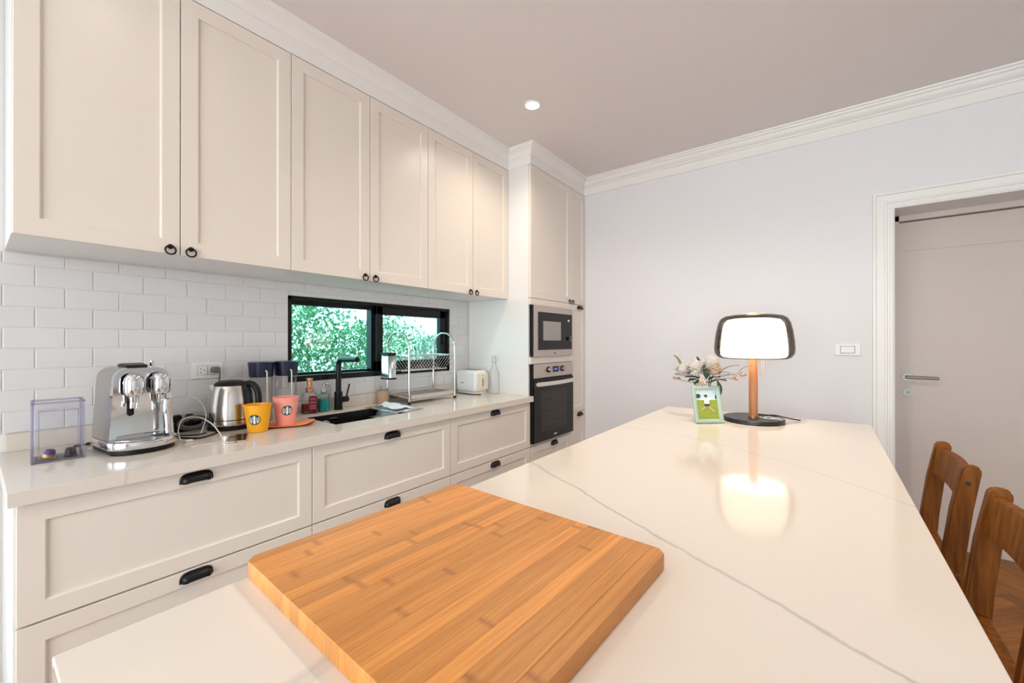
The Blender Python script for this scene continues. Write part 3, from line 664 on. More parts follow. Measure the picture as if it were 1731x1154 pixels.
vs = thing('flower_vase', 'small glass vase of white flowers beside the lamp', 'vase', (-.510, 2.410, ZC))
G().lathe([(0, 0), (.036, 0), (.042, .006), (.044, .05), (.036, .10), (.026, .13), (.034, .160), (.032, .160), (.024, .13), (.034, .10), (.041, .05), (.039, .01), (0, .008)], n=32).obj('vessel', 'glass', vs)
def stem(p, r=.0022): return G().tube(bez([(0, 0, .02), (p[0] * .15, p[1] * .15, .12), (p[0] * .6, p[1] * .6, p[2] * .72 + .03), p], 6), r, 6)
def mum(c, rad, m, lay=6):
    """chrysanthemum head: layers of narrow cupped petals round a core"""
    g = G()
    for L_ in range(lay):
        el = R(-18 + L_ * 108 / lay); n = max(6, int(20 * math.cos(el * .8)))
        for i in range(n):
            a = 2 * math.pi * (i + .5 * (L_ % 2)) / n + random.uniform(-.08, .08)
            el_ = el + random.uniform(-.22, .22)
            d = Vector((math.cos(a) * math.cos(el_), math.sin(a) * math.cos(el_), math.sin(el_))); sd = Vector((-math.sin(a), math.cos(a), 0)); up = sd.cross(d) * -1
            wl_ = rad * .27; rr = rad * random.uniform(.9, 1.05)
            def fn(u, v): 
                ww = wl_ * math.sin(math.pi * min(1, .12 + u * .88)) ** .6 * (v - .5) * 2
                return Vector(c) + d * (rr * (.25 + .75 * u)) + sd * ww + Vector((0, 0, 1)) * (rad * .14 * (u * u) + abs(v - .5) * rad * .08)
            g.grid(fn, 3, 2)
    g.lathe([(0, -rad * .45), (rad * .45, -rad * .25), (rad * .55, .1 * rad), (rad * .35, rad * .45), (0, rad * .55)], c, 14)
    return g
def leafm(base, tip, wd, curl=.25):
    b_, t_ = Vector(base), Vector(tip); d = t_ - b_; L_ = d.length; s_ = d.cross(Vector((0, 0, 1)))
    s_ = s_.normalized() if s_.length > 1e-5 else Vector((1, 0, 0)); u_ = s_.cross(d).normalized()
    def fn(u, v): 
        ww = wd * math.sin(math.pi * (.03 + .94 * u)) ** .8 * (v - .5)
        return b_ + d * u + s_ * ww + u_ * (math.sin(math.pi * u) * curl * L_ * .5 + abs(v - .5) * wd * .25)
    return G().grid(fn, 8, 4)
for (p, rad, m) in (((-.118, .0, .245), .050, 'petal'), ((-.052, -.012, .262), .056, 'petal'), ((.030, -.025, .292), .054, 'petal'), ((.046, -.035, .262), .042, 'blush')):
    s_ = stem(p).obj('stem', 'greenleaf', vs); mum(p, rad, m).obj('flower_head', m, s_, ang=60)
rt = Vector((.61, .79, 0)).normalized()
for (bs, tp, wd, m) in (((-.02, 0, .20), (-.085, -.045, .205), .045, 'greenleaf'), ((-.03, 0, .215), (-.10, .03, .20), .045, 'greenleaf'), ((.01, 0, .21), (.075, -.045, .235), .042, 'greenleaf'), ((.0, 0, .20), (.03, -.06, .20), .045, 'sage'), ((-.14, .01, .275), (-.178, .015, .345), .040, 'sage'), ((-.05, .03, .29), (-.058, .02, .34), .028, 'greenleaf'), ((0, 0, .20), (-.105, -.03, .225), .055, 'greenleaf'), ((0, -.02, .205), (-.05, -.06, .19), .05, 'greenleaf'), ((.0, -.01, .22), (.004, -.04, .305), .038, 'greenleaf'), ((.02, .0, .20), (.10, -.02, .215), .05, 'greenleaf'), ((.05, 0, .215), (.062, -.01, .13), .030, 'greenleaf'), ((.02, .0, .24), (.12, -.02, .255), .026, 'sage'), ((.06, 0, .25), (.16, -.02, .30), .020, 'sage'), ((.04, 0, .225), (.15, -.02, .245), .018, 'sage'), ((.15, 0, .26), (.215, -.01, .300), .012, 'sage'), ((-.15, .0, .265), (-.178, 0, .262), .018, 'berry')):
    leafm(bs, tp, wd).obj('leaf', m, vs, ang=60)
for pts in ([(0, 0, .20), (.08, -.01, .24), (.17, -.02, .262)], [(0, 0, .20), (.08, -.01, .225), (.13, -.01, .235)], [(0, 0, .19), (-.10, 0, .20), (-.155, 0, .215)]):
    tw = G().tube(bez(pts, 6), .0016, 6).obj('twig', 'sage', vs); e = Vector(pts[-1]); g = G()
    for q in range(7):
        c = e + Vector((random.uniform(-.018, .018), random.uniform(-.012, .012), random.uniform(-.012, .012))); rr = random.uniform(.004, .0075)
        g.lathe([(0, -rr), (rr * .8, -rr * .6), (rr, 0), (rr * .7, rr * .7), (0, rr)], c, 8)
    g.obj('buds', 'berry', tw)
g = G()
for q in range(16):
    c = Vector((-.012, -.045, .205)) + Vector((random.uniform(-.02, .02), random.uniform(-.01, .01), random.uniform(-.018, .018))); g.lathe([(0, -.008), (.007, -.004), (.008, .002), (.005, .007), (0, .008)], c, 8)
g.obj('blossom_cluster', 'blush', vs)

# ------------------------------------------------------------------ coffee machine
cm = thing('coffee_machine', 'chrome capsule coffee machine standing by the tiled wall', 'coffee machine', (-2.175, .400, ZC), R(6))
def arch(w, z0, z1, r, n=8, taper=0.0):
    o = [(-w / 2 - taper, z0)]; o = [(w / 2 + taper, z0)]
    for i in range(n + 1): t = R(90 * i / n); o.append((w / 2 - r + r * math.cos(t), z1 - r + r * math.sin(t)))
    for i in range(n + 1): t = R(90 + 90 * i / n); o.append((-w / 2 + r + r * math.cos(t), z1 - r + r * math.sin(t)))
    o.append((-w / 2 - taper, z0)); return o
outer = arch(.172, .050, .322, .045, taper=.014)
G().prism(outer, -.135, .040, 'yz', .006).obj('body_shell', 'steel', cm)
inner = arch(.138, .055, .303, .032, taper=.010)
g = G(); b = bmesh.new(); A = [b.verts.new((.040, u, v)) for u, v in outer]; B = [b.verts.new((.062, u * .985, v - .002 if v > .06 else v)) for u, v in outer]; C_ = [b.verts.new((.062, u, v)) for u, v in inner]; D_ = [b.verts.new((.030, u, v)) for u, v in inner]; n = len(outer)
for P_, Q_ in ((A, B), (B, C_), (C_, D_)):
    for i in range(n): b.faces.new((P_[i], P_[(i + 1) % n], Q_[(i + 1) % n], Q_[i]))
bmesh.ops.recalc_face_normals(b, faces=b.faces[:]); g._merge(b); g.obj('front_rim', 'chrome', cm)
fp = G().prism([(u * .985, v) for u, v in inner], .028, .0415, 'yz').obj('mirror_panel', 'chrome', cm)
G().prism([(.041 if False else u, v) for u, v in rrect(.150, .0015, .0005, 2, 0, .222)], .0412, .0422, 'yz').obj('panel_seam', 'dark', fp)
part_label(G().prism(rrect(.021, .068, .0100, 6, -.032, .170), .0412, .0432, 'yz').obj('capsule_slot', 'blackglass', fp), 'black slot')
def foot(s, x0=-.145, xf_=.10, w=.205):
    o = [(x0 + .02, -w / 2 * s), (xf_ * .5, -w / 2 * s)]
    for i in range(13):
        t = R(-70 + 140 * i / 12); o.append((xf_ * .5 + (.085 * s) * math.cos(t) * 1.05, (w / 2 * s) * math.sin(t) / math.sin(R(70))))
    o += [(xf_ * .5, w / 2 * s), (x0 + .02, w / 2 * s), (x0, w / 2 * s - .02), (x0, -w / 2 * s + .02)]
    return o
G().prism(foot(.94), 0, .020, 'xy', .003).obj('foot', 'blackplastic', cm)
tr = G().prism(foot(1.04), .018, .050, 'xy', .008).obj('base_tray', 'chrome', cm)
G().prism(foot(.80, -.0, .09), .0495, .0515, 'xy').obj('drip_plate', 'steel', tr)
g = G()
for q in range(5): g.prism(rrect(.030, .004, .0018, 3, .075, .055 - .012 + q * .007), .0512, .0528, 'xy')
g.box(.055, .025, .051, .100, .072, .0522, .0005); g.obj('cup_grid', 'blackplastic', tr)
for (yy, steam) in ((-.032, 0), (.050, 1)):
    g = G(); g.lathe([(0, .098), (.012, .096), (.022, .089), (.028, .077), (.030, .060), (.030, .024), (.026, .014), (.014, .008), (.012, -.022), (.0, -.022)], (.078, yy, .205), 32)
    g.cyl((.045, yy, .262), (.078, yy, .262), .020)
    hd_ = g.obj('brew_head' if not steam else 'steam_head', 'chrome', cm)
    if steam:
        g = G(); g.tube(bez([(.085, yy, .198), (.090, yy + .010, .170), (.096, yy + .014, .12), (.100, yy + .016, .06)], 8), .0095, 12); g.obj('milk_wand', 'chrome', hd_)
        g = G(); g.lathe([(.013, 0), (.015, .01), (.015, .055), (.013, .06)], (.096, yy + .013, .135), 18); g.obj('wand_grip', 'clearp' if 'clearp' in M else 'chrome', hd_)
    else:
        g = G(); g.cyl((.085, yy - .008, .170), (.085, yy - .008, .190), .006); g.cyl((.085, yy + .008, .170), (.085, yy + .008, .190), .006); g.obj('spout', 'chrome', hd_)
g = G(); g.prism([(-.07, .318), (.012, .318), (.028, .322), (.022, .330), (-.03, .337), (-.07, .333)], -.040, .026, 'xz', .003); g.obj('lever_flap', 'blackplastic', cm)
g = G(); g.cyl((-.05, .062, .318), (-.05, .062, .340), .0075); g.cyl((-.05, .062, .340), (-.05, .062, .343), .006); g.obj('top_knob', 'chrome', cm)

# clear capsule box and its capsules
bx = thing('capsule_box', 'clear lilac acrylic box at the left end of the worktop', 'box', (-2.215, .192, ZC), R(-3))
wd, dp, ht, th = .122, .115, .208, .005
for (nm, c) in (('wall_panel', (dp / 2 - th, -wd / 2, 0, dp / 2, wd / 2, ht)), ('wall_panel', (-dp / 2, -wd / 2, 0, -dp / 2 + th, wd / 2, ht)), ('wall_panel', (-dp / 2 + th, -wd / 2, 0, dp / 2 - th, -wd / 2 + th, ht)), ('wall_panel', (-dp / 2 + th, wd / 2 - th, 0, dp / 2 - th, wd / 2, ht)), ('bottom', (-dp / 2 + th, -wd / 2 + th, 0, dp / 2 - th, wd / 2 - th, .006))):
    G().box(*c, .001, 1).obj(nm, 'acrylic', bx)
g = G()
for sx in (-1, 1):
    for sy in (-1, 1): g.box(sx * dp / 2 - .0045, sy * wd / 2 - .0045, 0, sx * dp / 2 + .0045, sy * wd / 2 + .0045, ht + .002, .002)
for zz in (0, ht - .004):
    for s in (-1, 1):
        g.box(-dp / 2, s * wd / 2 - .004, zz, dp / 2, s * wd / 2 + .004, zz + .007, .0015); g.box(s * dp / 2 - .004, -wd / 2, zz, s * dp / 2 + .004, wd / 2, zz + .007, .0015)
g.obj('edge_bead', 'acrylicedge', bx)
g = G(); g.box(dp / 2 - .001, -wd / 2 + .012, ht - .032, dp / 2 + .0015, wd / 2 - .012, ht - .026, .001)
for s in (-1, 1): g.box(dp / 2 - .001, s * (wd / 2 - .014) - .002, .012, dp / 2 + .0015, s * (wd / 2 - .014) + .002, ht - .028, .001)
g.obj('front_rib', 'acrylicedge', bx)
def capsule(name, label, loc, rot, m1, m2):
    o = thing(name, label, 'coffee capsule', loc, 0, 'coffee capsules'); o.rotation_euler = rot
    G().lathe([(0, 0), (.0185, 0), (.0185, .0015), (.0155, .002), (.0135, .020), (.011, .026), (0, .029)], n=28).obj('cup', m1, o)
    G().lathe([(0, -.0012), (.017, -.0012), (.0187, 0), (.0187, .0008), (.0155, .0012)], n=28).obj('rim', m2, o); return o
capsule('coffee_capsule', 'gold and purple coffee capsule tilted inside the clear box', (-2.190, .166, ZC + .0135), (R(-14), R(16), 0), 'gold', 'purple')
G().lathe([(.0150, .013), (.0139, .0202), (.0114, .0263), (0, .0294)], n=28).obj('foil_top', 'purple', bpy.data.objects['coffee_capsule'])
capsule('coffee_capsule', 'dark plum coffee capsule upright inside the clear box', (-2.205, .222, ZC + .0075), (0, 0, 0), 'plum', 'plum')

# ------------------------------------------------------------------ kettle
kt = thing('electric_kettle', 'brushed steel electric kettle with black handle and base', 'kettle', (-2.325, .775, ZC), R(37.26))
G().lathe([(0, 0), (.094, 0), (.096, .004), (.096, .016), (.090, .020), (0, .020)], n=48).obj('power_base', 'blackplastic', kt)
bd = G().lathe([(.0, .021), (.090, .021), (.092, .026), (.091, .045), (.0895, .046), (.0895, .048), (.0905, .050), (.089, .09), (.084, .14), (.076, .185), (.070, .208), (.066, .214), (0, .214)], n=64).obj('body', 'kettlesteel', kt)
G().lathe([(.0912, .0455), (.0912, .0485)], n=48).obj('seam', 'blackplastic', bd)
G().lathe([(.070, .2075), (.0695, .214), (.062, .224), (.045, .231), (.02, .234), (0, .234)], n=40).obj('lid', 'blackplastic', kt)
g = G(); g.prism([(-.066, .150), (-.079, .175), (-.098, .207), (-.094, .211), (-.060, .213), (-.05, .17)], -.020, .020, 'xz', .003); g.obj('spout', 'kettlesteel', kt)
hp = [(.060, 0, .212), (.085, 0, .218), (.108, 0, .212), (.126, 0, .190), (.134, 0, .160), (.136, 0, .125), (.134, 0, .098)]
g = G(); g.tube(bez(hp, 8), [.013] * 8 + [.0145] * 33 + [.0145] * 8, 12); g.obj('handle', 'blackplastic', kt)
g = G(); g.prism([(.060, .215), (.082, .216), (.097, .180), (.102, .120), (.104, .075), (.094, .062), (.086, .07), (.084, .13), (.074, .185)], -.015, .015, 'xz', .004); g.obj('handle_strip', 'blackplastic', kt)

# ------------------------------------------------------------------ cups, cloth, phone
def cup(name, label, loc, rt_, rb, h, m, logo_ang, zl):
    o = thing(name, label, 'cup', loc, 0, 'plastic cups')
    t_ = .0022
    G().lathe([(0, 0), (rb - .003, 0), (rb, .003), (rt_, h - .006), (rt_ + .003, h - .005), (rt_ + .003, h), (rt_ - t_, h), (rb - t_, .006), (0, .005)], n=48).obj('body', m, o)
    def mp(u, v, off):     # u sideways, v up from the logo centre, in metres
        z = zl + v; r = rb + (rt_ - rb) * z / h + off; a = logo_ang + u / (rb + (rt_ - rb) * zl / h)
        return (r * math.cos(a), r * math.sin(a), z)
    S = .0245
    def flat(g, pts, off, n=1): g.poly([mp(u * S, v * S, off) for u, v in pts])
    g = G()
    for i in range(28): # disc in wedges, so it follows the curved cup
        a, c = 2 * math.pi * i / 28, 2 * math.pi * (i + 1) / 28
        for k in range(4):
            q0, q1 = k / 4, (k + 1) / 4
            pts = [(q0 * math.cos(a), q0 * math.sin(a)), (q1 * math.cos(a), q1 * math.sin(a)), (q1 * math.cos(c), q1 * math.sin(c)), (q0 * math.cos(c), q0 * math.sin(c))]
            flat(g, pts if k else pts[1:], .0006)
    lg = g.obj('emblem', 'logo', o); part_label(lg, 'round dark green emblem with white figure')
    g = G()
    def star(cx, cy, r, n=5):
        for i in range(n):
            a = math.pi / 2 + 2 * math.pi * i / n
            flat(g, [(cx, cy), (cx + r * .42 * math.cos(a - math.pi / n), cy + r * .42 * math.sin(a - math.pi / n)), (cx + r * math.cos(a), cy + r * math.sin(a)), (cx + r * .42 * math.cos(a + math.pi / n), cy + r * .42 * math.sin(a + math.pi / n))], .0011)
    star(0, .74, .15)
    flat(g, [(-.22, .50), (.22, .50), (.30, .66), (.12, .58), (0, .70), (-.12, .58), (-.30, .66)], .0011)          # crown
    flat(g, [(.20 * math.cos(t * math.pi / 8), .28 + .22 * math.sin(t * math.pi / 8)) for t in range(16)], .0011)    # face
    for s in (-1, 1):
        for k, (x0, wv) in enumerate(((.27, .07), (.42, .07))):                                                      # wavy hair
            pts = [(x0 + .03 * math.sin(j * 1.9) + .05 * j * (.5 if k == 0 else .3), .40 - j * .17) for j in range(6)]
            for p, q in zip(pts, pts[1:]): flat(g, [(s * p[0], p[1]), (s * (p[0] + wv), p[1]), (s * (q[0] + wv), q[1]), (s * q[0], q[1])], .0011)
        pts = [(.30, -.62), (.52, -.44), (.66, -.15), (.70, .10), (.62, .28)]                                        # raised tail
        for j, (p, q) in enumerate(zip(pts, pts[1:])):
            wv = .20 - .025 * j; flat(g, [(s * p[0], p[1]), (s * (p[0] + wv), p[1]), (s * (q[0] + wv - .02), q[1]), (s * q[0], q[1])], .0011)
        flat(g, [(s * .62, .28), (s * .80, .30), (s * .74, .46), (s * .56, .50)], .0011)
    flat(g, [(-.16, .05), (.16, .05), (.22, -.35), (.14, -.80), (-.14, -.80), (-.22, -.35)], .0011)                  # body
    g.obj('emblem_figure', 'logow', lg); return o
cup('reusable_cup', 'yellow plastic cup with round emblem in front of the kettle', (-2.125, .818, ZC), .0565, .041, .128, 'yellow', math.atan2(-.818, 2.125) - .28, .062)
cup('reusable_cup', 'pink plastic cup with round emblem on the orange cloth', (-2.165, .962, ZC + .004), .0575, .043, .140, 'pink', math.atan2(-.962, 2.165) + .12, .078)
cl = G()
def fn(u, v):
    x = -.085 + .19 * u; y = -.095 + .215 * v; c = max(0, u - .72) * .25 * (1 - v * .6)
    e = max(0, v - .62); return (x, y, .0018 + .06 * e * e * 3 * u + .002 * math.sin(9 * v + 3 * u) * (1 if e > 0 else 0) + c * .12)
cl.grid(fn, 14, 16)
tag(cl.obj('drying_cloth', 'orange', None, solid=.002), 'orange cloth lying flat under the pink cup', 'cloth'); o = bpy.data.objects['drying_cloth']; o.location = (-2.185, .985, ZC + .001); o.rotation_euler = (0, 0, R(-28))
pn = thing('smartphone', 'gold-edged smartphone lying face up in front of the kettle', 'phone', (-2.025, .700, ZC), math.atan2(.075, -.17) - R(90))
G().prism(rrect(.076, .156, .011, 6), .0005, .008, 'xy', .0012).obj('body', mat('pale_gold_aluminium', (.72, .58, .46), .3, .6, var=.05), pn)
G().prism(rrect(.070, .150, .009, 6), .0078, .0086, 'xy').obj('screen', 'blackglass', pn)
G().box(-.005, -.0785, .0028, .005, -.0775, .0058).obj('charging_port', 'dark', pn)

# ------------------------------------------------------------------ canisters with navy lids
for k, (x, y, lab) in enumerate(((-2.385, .935, 'tall clear canister with navy lid nearer the kettle'), (-2.385, 1.062, 'tall clear canister with navy lid nearer the window'))):
    o = thing('clear_canister', lab, 'canister', (x, y, ZC), 0, 'clear canisters')
    G().lathe([(0, 0), (.050, 0), (.053, .004), (.053, .285)], n=40).obj('jar', 'soapclear', o)
    G().lathe([(.0535, .236), (.0555, .240), (.060, .300), (.062, .304), (.062, .312), (.058, .315), (0, .315)], n=40).obj('lid', 'navy', o)
    ca = math.atan2(-y, -x) + .35; dx, dy = math.cos(ca), math.sin(ca)
    g = G(); g.tube(bez([(dx * .058, dy * .058, .270), (dx * .070, dy * .070, .266), (dx * .075, dy * .075, .245), (dx * .075, dy * .075, .12), (dx * .068, dy * .068, .05), (dx * .054, dy * .054, .045)], 8), .0034, 8); g.obj('handle', 'white', o)

# ------------------------------------------------------------------ soap bottles and tap
sb = thing('soap_bottle', 'clear soap bottle of red soap with copper pump', 'soap bottle', (-2.425, 1.212, ZC), R(-27), 'soap bottles by the tap')
def rbody(w, d, r, zs):
    g = G(); b = bmesh.new(); rg = []
    for (z, s) in zs: rg.append([b.verts.new((u, v, z)) for u, v in rrect(max(.004, d * s), max(.004, w * s), min(r, d * s / 2 - .0005), 5)])
    n = len(rg[0])
    for A, B in zip(rg, rg[1:]):
        for i in range(n): b.faces.new((A[i], A[(i + 1) % n], B[(i + 1) % n], B[i]))
    b.faces.new(rg[0][::-1]); b.faces.new(rg[-1]); bmesh.ops.recalc_face_normals(b, faces=b.faces[:]); g._merge(b); return g
rbody(.088, .05, .02, [(0, .94), (.004, 1), (.095, 1), (.112, .92), (.122, .70), (.128, .42)]).obj('bottle', 'soapclear', sb)
rbody(.084, .046, .018, [(.003, .96), (.006, 1), (.056, 1), (.057, .99)]).obj('liquid', 'redliq', sb)
lb = G().prism(rrect(.045, .085, .012, 5, .018, .062), .0252, .0262, 'yz').obj('label_panel', 'maroon', sb)
g = G()
for (zc, n_) in ((.086, 3), (.066, 4), (.046, 4), (.032, 3)):
    pts = [(.0268, .004 + (.030 * i / (n_ * 4)), zc + .0045 * math.sin(i * 1.57)) for i in range(n_ * 4 + 1)]
    g.tube(pts, .0011, 5)
g.obj('script_lettering', mat('pale_pink_ink', (.80, .42, .48), .5, var=.1), lb)
g = G(); g.lathe([(.0, .124), (.022, .124), (.023, .127), (.023, .146), (.020, .150), (.014, .152), (.0135, .190), (.018, .192), (.019, .204), (.017, .207), (0, .207)], n=32); g.obj('pump', 'copper', sb)
g = G(); g.box(.0, -.010, .192, .038, .010, .205, .004); g.obj('nozzle', 'copper', sb)
s2 = thing('soap_bottle', 'glass pump bottle of teal liquid beside the black tap', 'soap bottle', (-2.430, 1.300, ZC), R(-27), 'soap bottles by the tap')
G().lathe([(0, 0), (.032, 0), (.035, .004), (.035, .088), (.032, .100), (.020, .108), (.014, .112), (.014, .120)], n=36).obj('bottle', 'glass', s2)
G().lathe([(0, .003), (.031, .003), (.033, .006), (.033, .078), (0, .078)], n=36).obj('liquid', 'tealliq', s2)
g = G(); g.lathe([(.0, .118), (.017, .118), (.017, .132), (.012, .136), (.006, .138), (.0055, .158), (.010, .160), (.010, .167), (0, .168)], n=24); g.tube(bez([(0, 0, .164), (.015, .012, .166), (.030, .022, .164), (.036, .026, .158)], 5), .0034, 8); g.obj('pump', 'chrome', s2)
tp = thing('kitchen_tap', 'matt black angular mixer tap behind the sink', 'tap', (-2.415, 1.388, ZC))
G().lathe([(0, 0), (.027, 0), (.027, .006), (.024, .008), (.024, .112), (.0, .112)], n=36).obj('tap_body', 'black', tp)
g = G(); g.tube(bez([(0, 0, .105), (0, 0, .20), (0, 0, .270), (.004, 0, .292), (.012, 0, .305), (.026, 0, .313), (.05, 0, .315), (.12, 0, .315), (.205, 0, .315)], 6), .0165, 20); g.obj('spout', 'black', tp)
G().lathe([(0, 0), (.0125, 0), (.0130, -.004), (0, -.004)], n=20, mx=Matrix.Translation((.190, 0, .3)) ).obj('aerator', 'chrome', tp)
g = G(); g.cyl((.0, .020, .060), (0, .062, .060), .0185, n=28); hn = g.obj('valve', 'black', tp)
g = G(); g.tube([(.004, .050, .066), (.006, .056, .10), (.010, .068, .155)], .0052, 10); g.obj('lever', 'black', hn)

# ------------------------------------------------------------------ dish rack
rk = thing('dish_rack', 'two-tier stainless dish rack with arched ends', 'dish rack', (-2.335, 1.99, ZC))
hx_, hy_ = .118, .213; R0 = .0075
for s in (-1, 1):
    pts = [(-hx_, s * hy_, .012), (-hx_, s * hy_, .36)] + [(hx_ * -math.cos(R(180 * i / 16)), s * hy_, .372 + .118 * math.sin(R(180 * i / 16))) for i in range(17)] + [(hx_, s * hy_, .36), (hx_, s * hy_, .012)]
    h = G().tube(pts, R0, 12).obj('arched_end', 'chrome', rk)
    for x in (-hx_, hx_): G().cyl((x, s * hy_, 0), (x, s * hy_, .018), .0105, n=16).obj('rubber_foot', 'blackplastic', h)
    G().tube([(-hx_, s * hy_, .050), (hx_, s * hy_, .050)], .006, 8).obj('cross_rail', 'chrome', h)
    G().tube([(-hx_, s * hy_, .325), (hx_, s * hy_, .325)], .0055, 8).obj('cross_rail', 'chrome', h)
ur = G(); 
for x, z in ((hx_ - .004, .325), (-hx_ + .004, .325), (.035, .222), (-.035, .222)): ur.tube([(x, -hy_ + .004, z), (x, hy_ - .004, z)], .004, 8)
ur = ur.obj('plate_shelf', 'chrome', rk)
wm = [None, None]
for i in range(15):
    for k, s in enumerate((1, -1)):
        y = -hy_ + .03 + i * .0265
        if wm[k] is None:
            o = G().tube(bez([(s * (hx_ - .004), .014, .325), (s * .085, .008, .285), (s * .05, -.006, .235), (s * .035, -.012, .222)], 4), .0022, 6).obj('wire', 'chrome', rk); wm[k] = o.data
        else: o = bpy.data.objects.new('wire', wm[k]); COL.objects.link(o); o.parent = rk
        o.location = (0, y, 0)
        if s < 0: o.scale = (1, -1, 1)
tr = G(); ty0, ty1, tx0, tx1 = -hy_ + .012, hy_ - .012, -hx_ + .004, hx_ + .004
tr.box(tx0, ty0, .030, tx1, ty1, .033); tr.box(tx1 - .003, ty0, .022, tx1, ty1, .062, .001); tr.box(tx0, ty0, .030, tx0 + .003, ty1, .058, .001); tr.box(tx0, ty0, .030, tx1, ty0 + .003, .058); tr.box(tx0, ty1 - .003, .030, tx1, ty1, .058)
tr = tr.obj('drip_tray', 'palesteel', rk)
g = G()
for i in range(9): g.tube([(tx0 + .01, ty0 + .03 + i * .042, .046), (tx1 - .01, ty0 + .03 + i * .042, .046)], .0025, 6)
g.obj('tray_bars', 'steel', tr)
ch_ = G(); zc0, zc1 = .168, .345; cyc = -hy_ - .040
b = bmesh.new(); outl = [(u, v) for u, v in rrect(.115, .062, .028, 7, -.05, cyc)]; n = len(outl)
A = [b.verts.new((u, v, zc0)) for u, v in outl]; B = [b.verts.new((u, v, zc1)) for u, v in outl]; b.faces.new(A[::-1])
for i in range(n): b.faces.new((A[i], A[(i + 1) % n], B[(i + 1) % n], B[i]))
bmesh.ops.recalc_face_normals(b, faces=b.faces[:]); ch_._merge(b); ch_ = ch_.obj('cutlery_holder', 'palesteel', rk, solid=.002); part_label(ch_, 'steel cutlery holder with black rims')
for z in (zc0 + .004, zc1 - .004):
    G().tube([(u, v, z) for u, v in outl], .0062, 8, True).obj('holder_rim', 'blackplastic', ch_)

# draining tray over the sink with a cloth, small pot behind
dt = thing('draining_tray', 'stainless draining tray hooked over the right of the sink', 'tray', (-2.17, 1.60, ZC))
g = G(); x0, x1, y0, y1 = -.165, .165, -.085, .120
b = bmesh.new()
for (o0, z0_) in ((0, 0),): pass
def rect3(o, z): return [b.verts.new((xx, yy, z)) for xx, yy in ((x0 + o, y0 + o), (x1 - o, y0 + o), (x1 - o, y1 - o), (x0 + o, y1 - o))]
L_ = [rect3(0, .004), rect3(.016, .007), rect3(.02, .005)]
for A, B in zip(L_, L_[1:]):
    for i in range(4): b.faces.new((A[i], A[(i + 1) % 4], B[(i + 1) % 4], B[i]))
bmesh.ops.recalc_face_normals(b, faces=b.faces[:]); g._merge(b); g.obj('rim', 'palesteel', dt, solid=.002)
g = G()
def fnb(u, v):
    x = x0 + .03 + (x1 - x0 - .06) * u; y = y0 + .018 + (y1 - y0 - .036) * v
    return (x, y, .006 if v > .45 else .006 - .06 * min(1, (0.45 - v) / .18))
g.grid(fnb, 4, 16); g.obj('perforated_floor', mat('perforated_steel', (.66, .70, .74), .4, .5, var=.35, scale=240), dt, solid=.0015)
g = G()
def fnc(u, v):
    x = -.10 + .26 * u; y = -.05 + .115 * v
    return (x, y, .011 + .012 * (math.sin(3.1 * v) ** 2) + .003 * math.sin(14 * u + 5 * v) + .0025 * math.sin(9 * u - 13 * v))
g.grid(fnc, 26, 18); o = tag(g.obj('dish_cloth', 'cloth', None, solid=.004), 'crumpled pale blue cloth on the draining tray', 'cloth'); o.location = (-2.205, 1.635, ZC); o.rotation_euler = (0, 0, R(-12))
tpn = thing('utensil_pot', 'small tan pot against the wall behind the dish rack', 'pot', (-2.430, 1.722, ZC))
G().lathe([(0, 0), (.037, 0), (.041, .005), (.042, .088), (.039, .088), (.037, .008), (0, .006)], n=32).obj('vessel', 'tanpot', tpn)
G().tube([(.0, -.008, .01), (-.004, -.016, .122)], .0035, 8).obj('brush_handle', 'tanpot', tpn)

# ------------------------------------------------------------------ toaster, bottle, cords
to = thing('toaster', 'white two-slot toaster next to the oven tower', 'toaster', (-2.335, 2.520, ZC))
G().box(-.115, -.075, .012, .115, .075, .190, .030, 5).obj('body', 'white', to)
G().box(-.105, -.065, 0, .105, .065, .014, .004).obj('foot', 'white', to)
g = G()
for s in (-1, 1): g.box(-.075, s * .026 - .011, .1885, .075, s * .026 + .011, .191, .001)
g.obj('bread_slot', 'dark', to)
G().box(.112, -.066, .035, .121, .066, .165, .004).obj('end_cap', 'cream', to)
g = G(); g.box(.1205, -.004, .06, .1225, .004, .15, .0008); g.obj('lever_slot', 'dark', to); G().box(.120, -.018, .125, .140, .018, .142, .004).obj('lever', 'cream', to)
g = G(); g.box(-.055, -.0758, .085, -.020, -.0748, .090); g.obj('maker_mark', mat('dark_red_print', (.25, .03, .03), .5, var=.1), to)
g = G(); g.tube(bez([(-.14, -.10, .004), (-.09, -.108, .006), (-.02, -.10, .004), (.05, -.112, .004), (.10, -.10, .004), (.16, -.07, .004)], 8), .0035, 8); g.obj('power_cord', 'blackplastic', to)
bo = thing('swing_top_bottle', 'clear glass swing-top bottle beside the toaster', 'bottle', (-2.135, 2.565, ZC))
G().lathe([(0, 0), (.040, 0), (.044, .005), (.044, .155), (.038, .185), (.022, .215), (.017, .232), (.017, .275), (.020, .278), (.020, .288), (.015, .290)], n=40).obj('glass_body', 'glass', bo)
G().lathe([(0, .288), (.013, .288), (.017, .293), (.016, .304), (.010, .310), (0, .311)], n=24).obj('stopper', 'glass', bo)
g = G()
for s in (-1, 1): g.tube(bez([(0, s * .0185, .250), (.006, s * .022, .268), (.002, s * .020, .298), (0, s * .012, .306)], 5), .0016, 6)
g.tube(ring((0, 0, .256), .0185, 'z', 20), .0014, 6, True); g.obj('wire_bail', 'steel', bo)

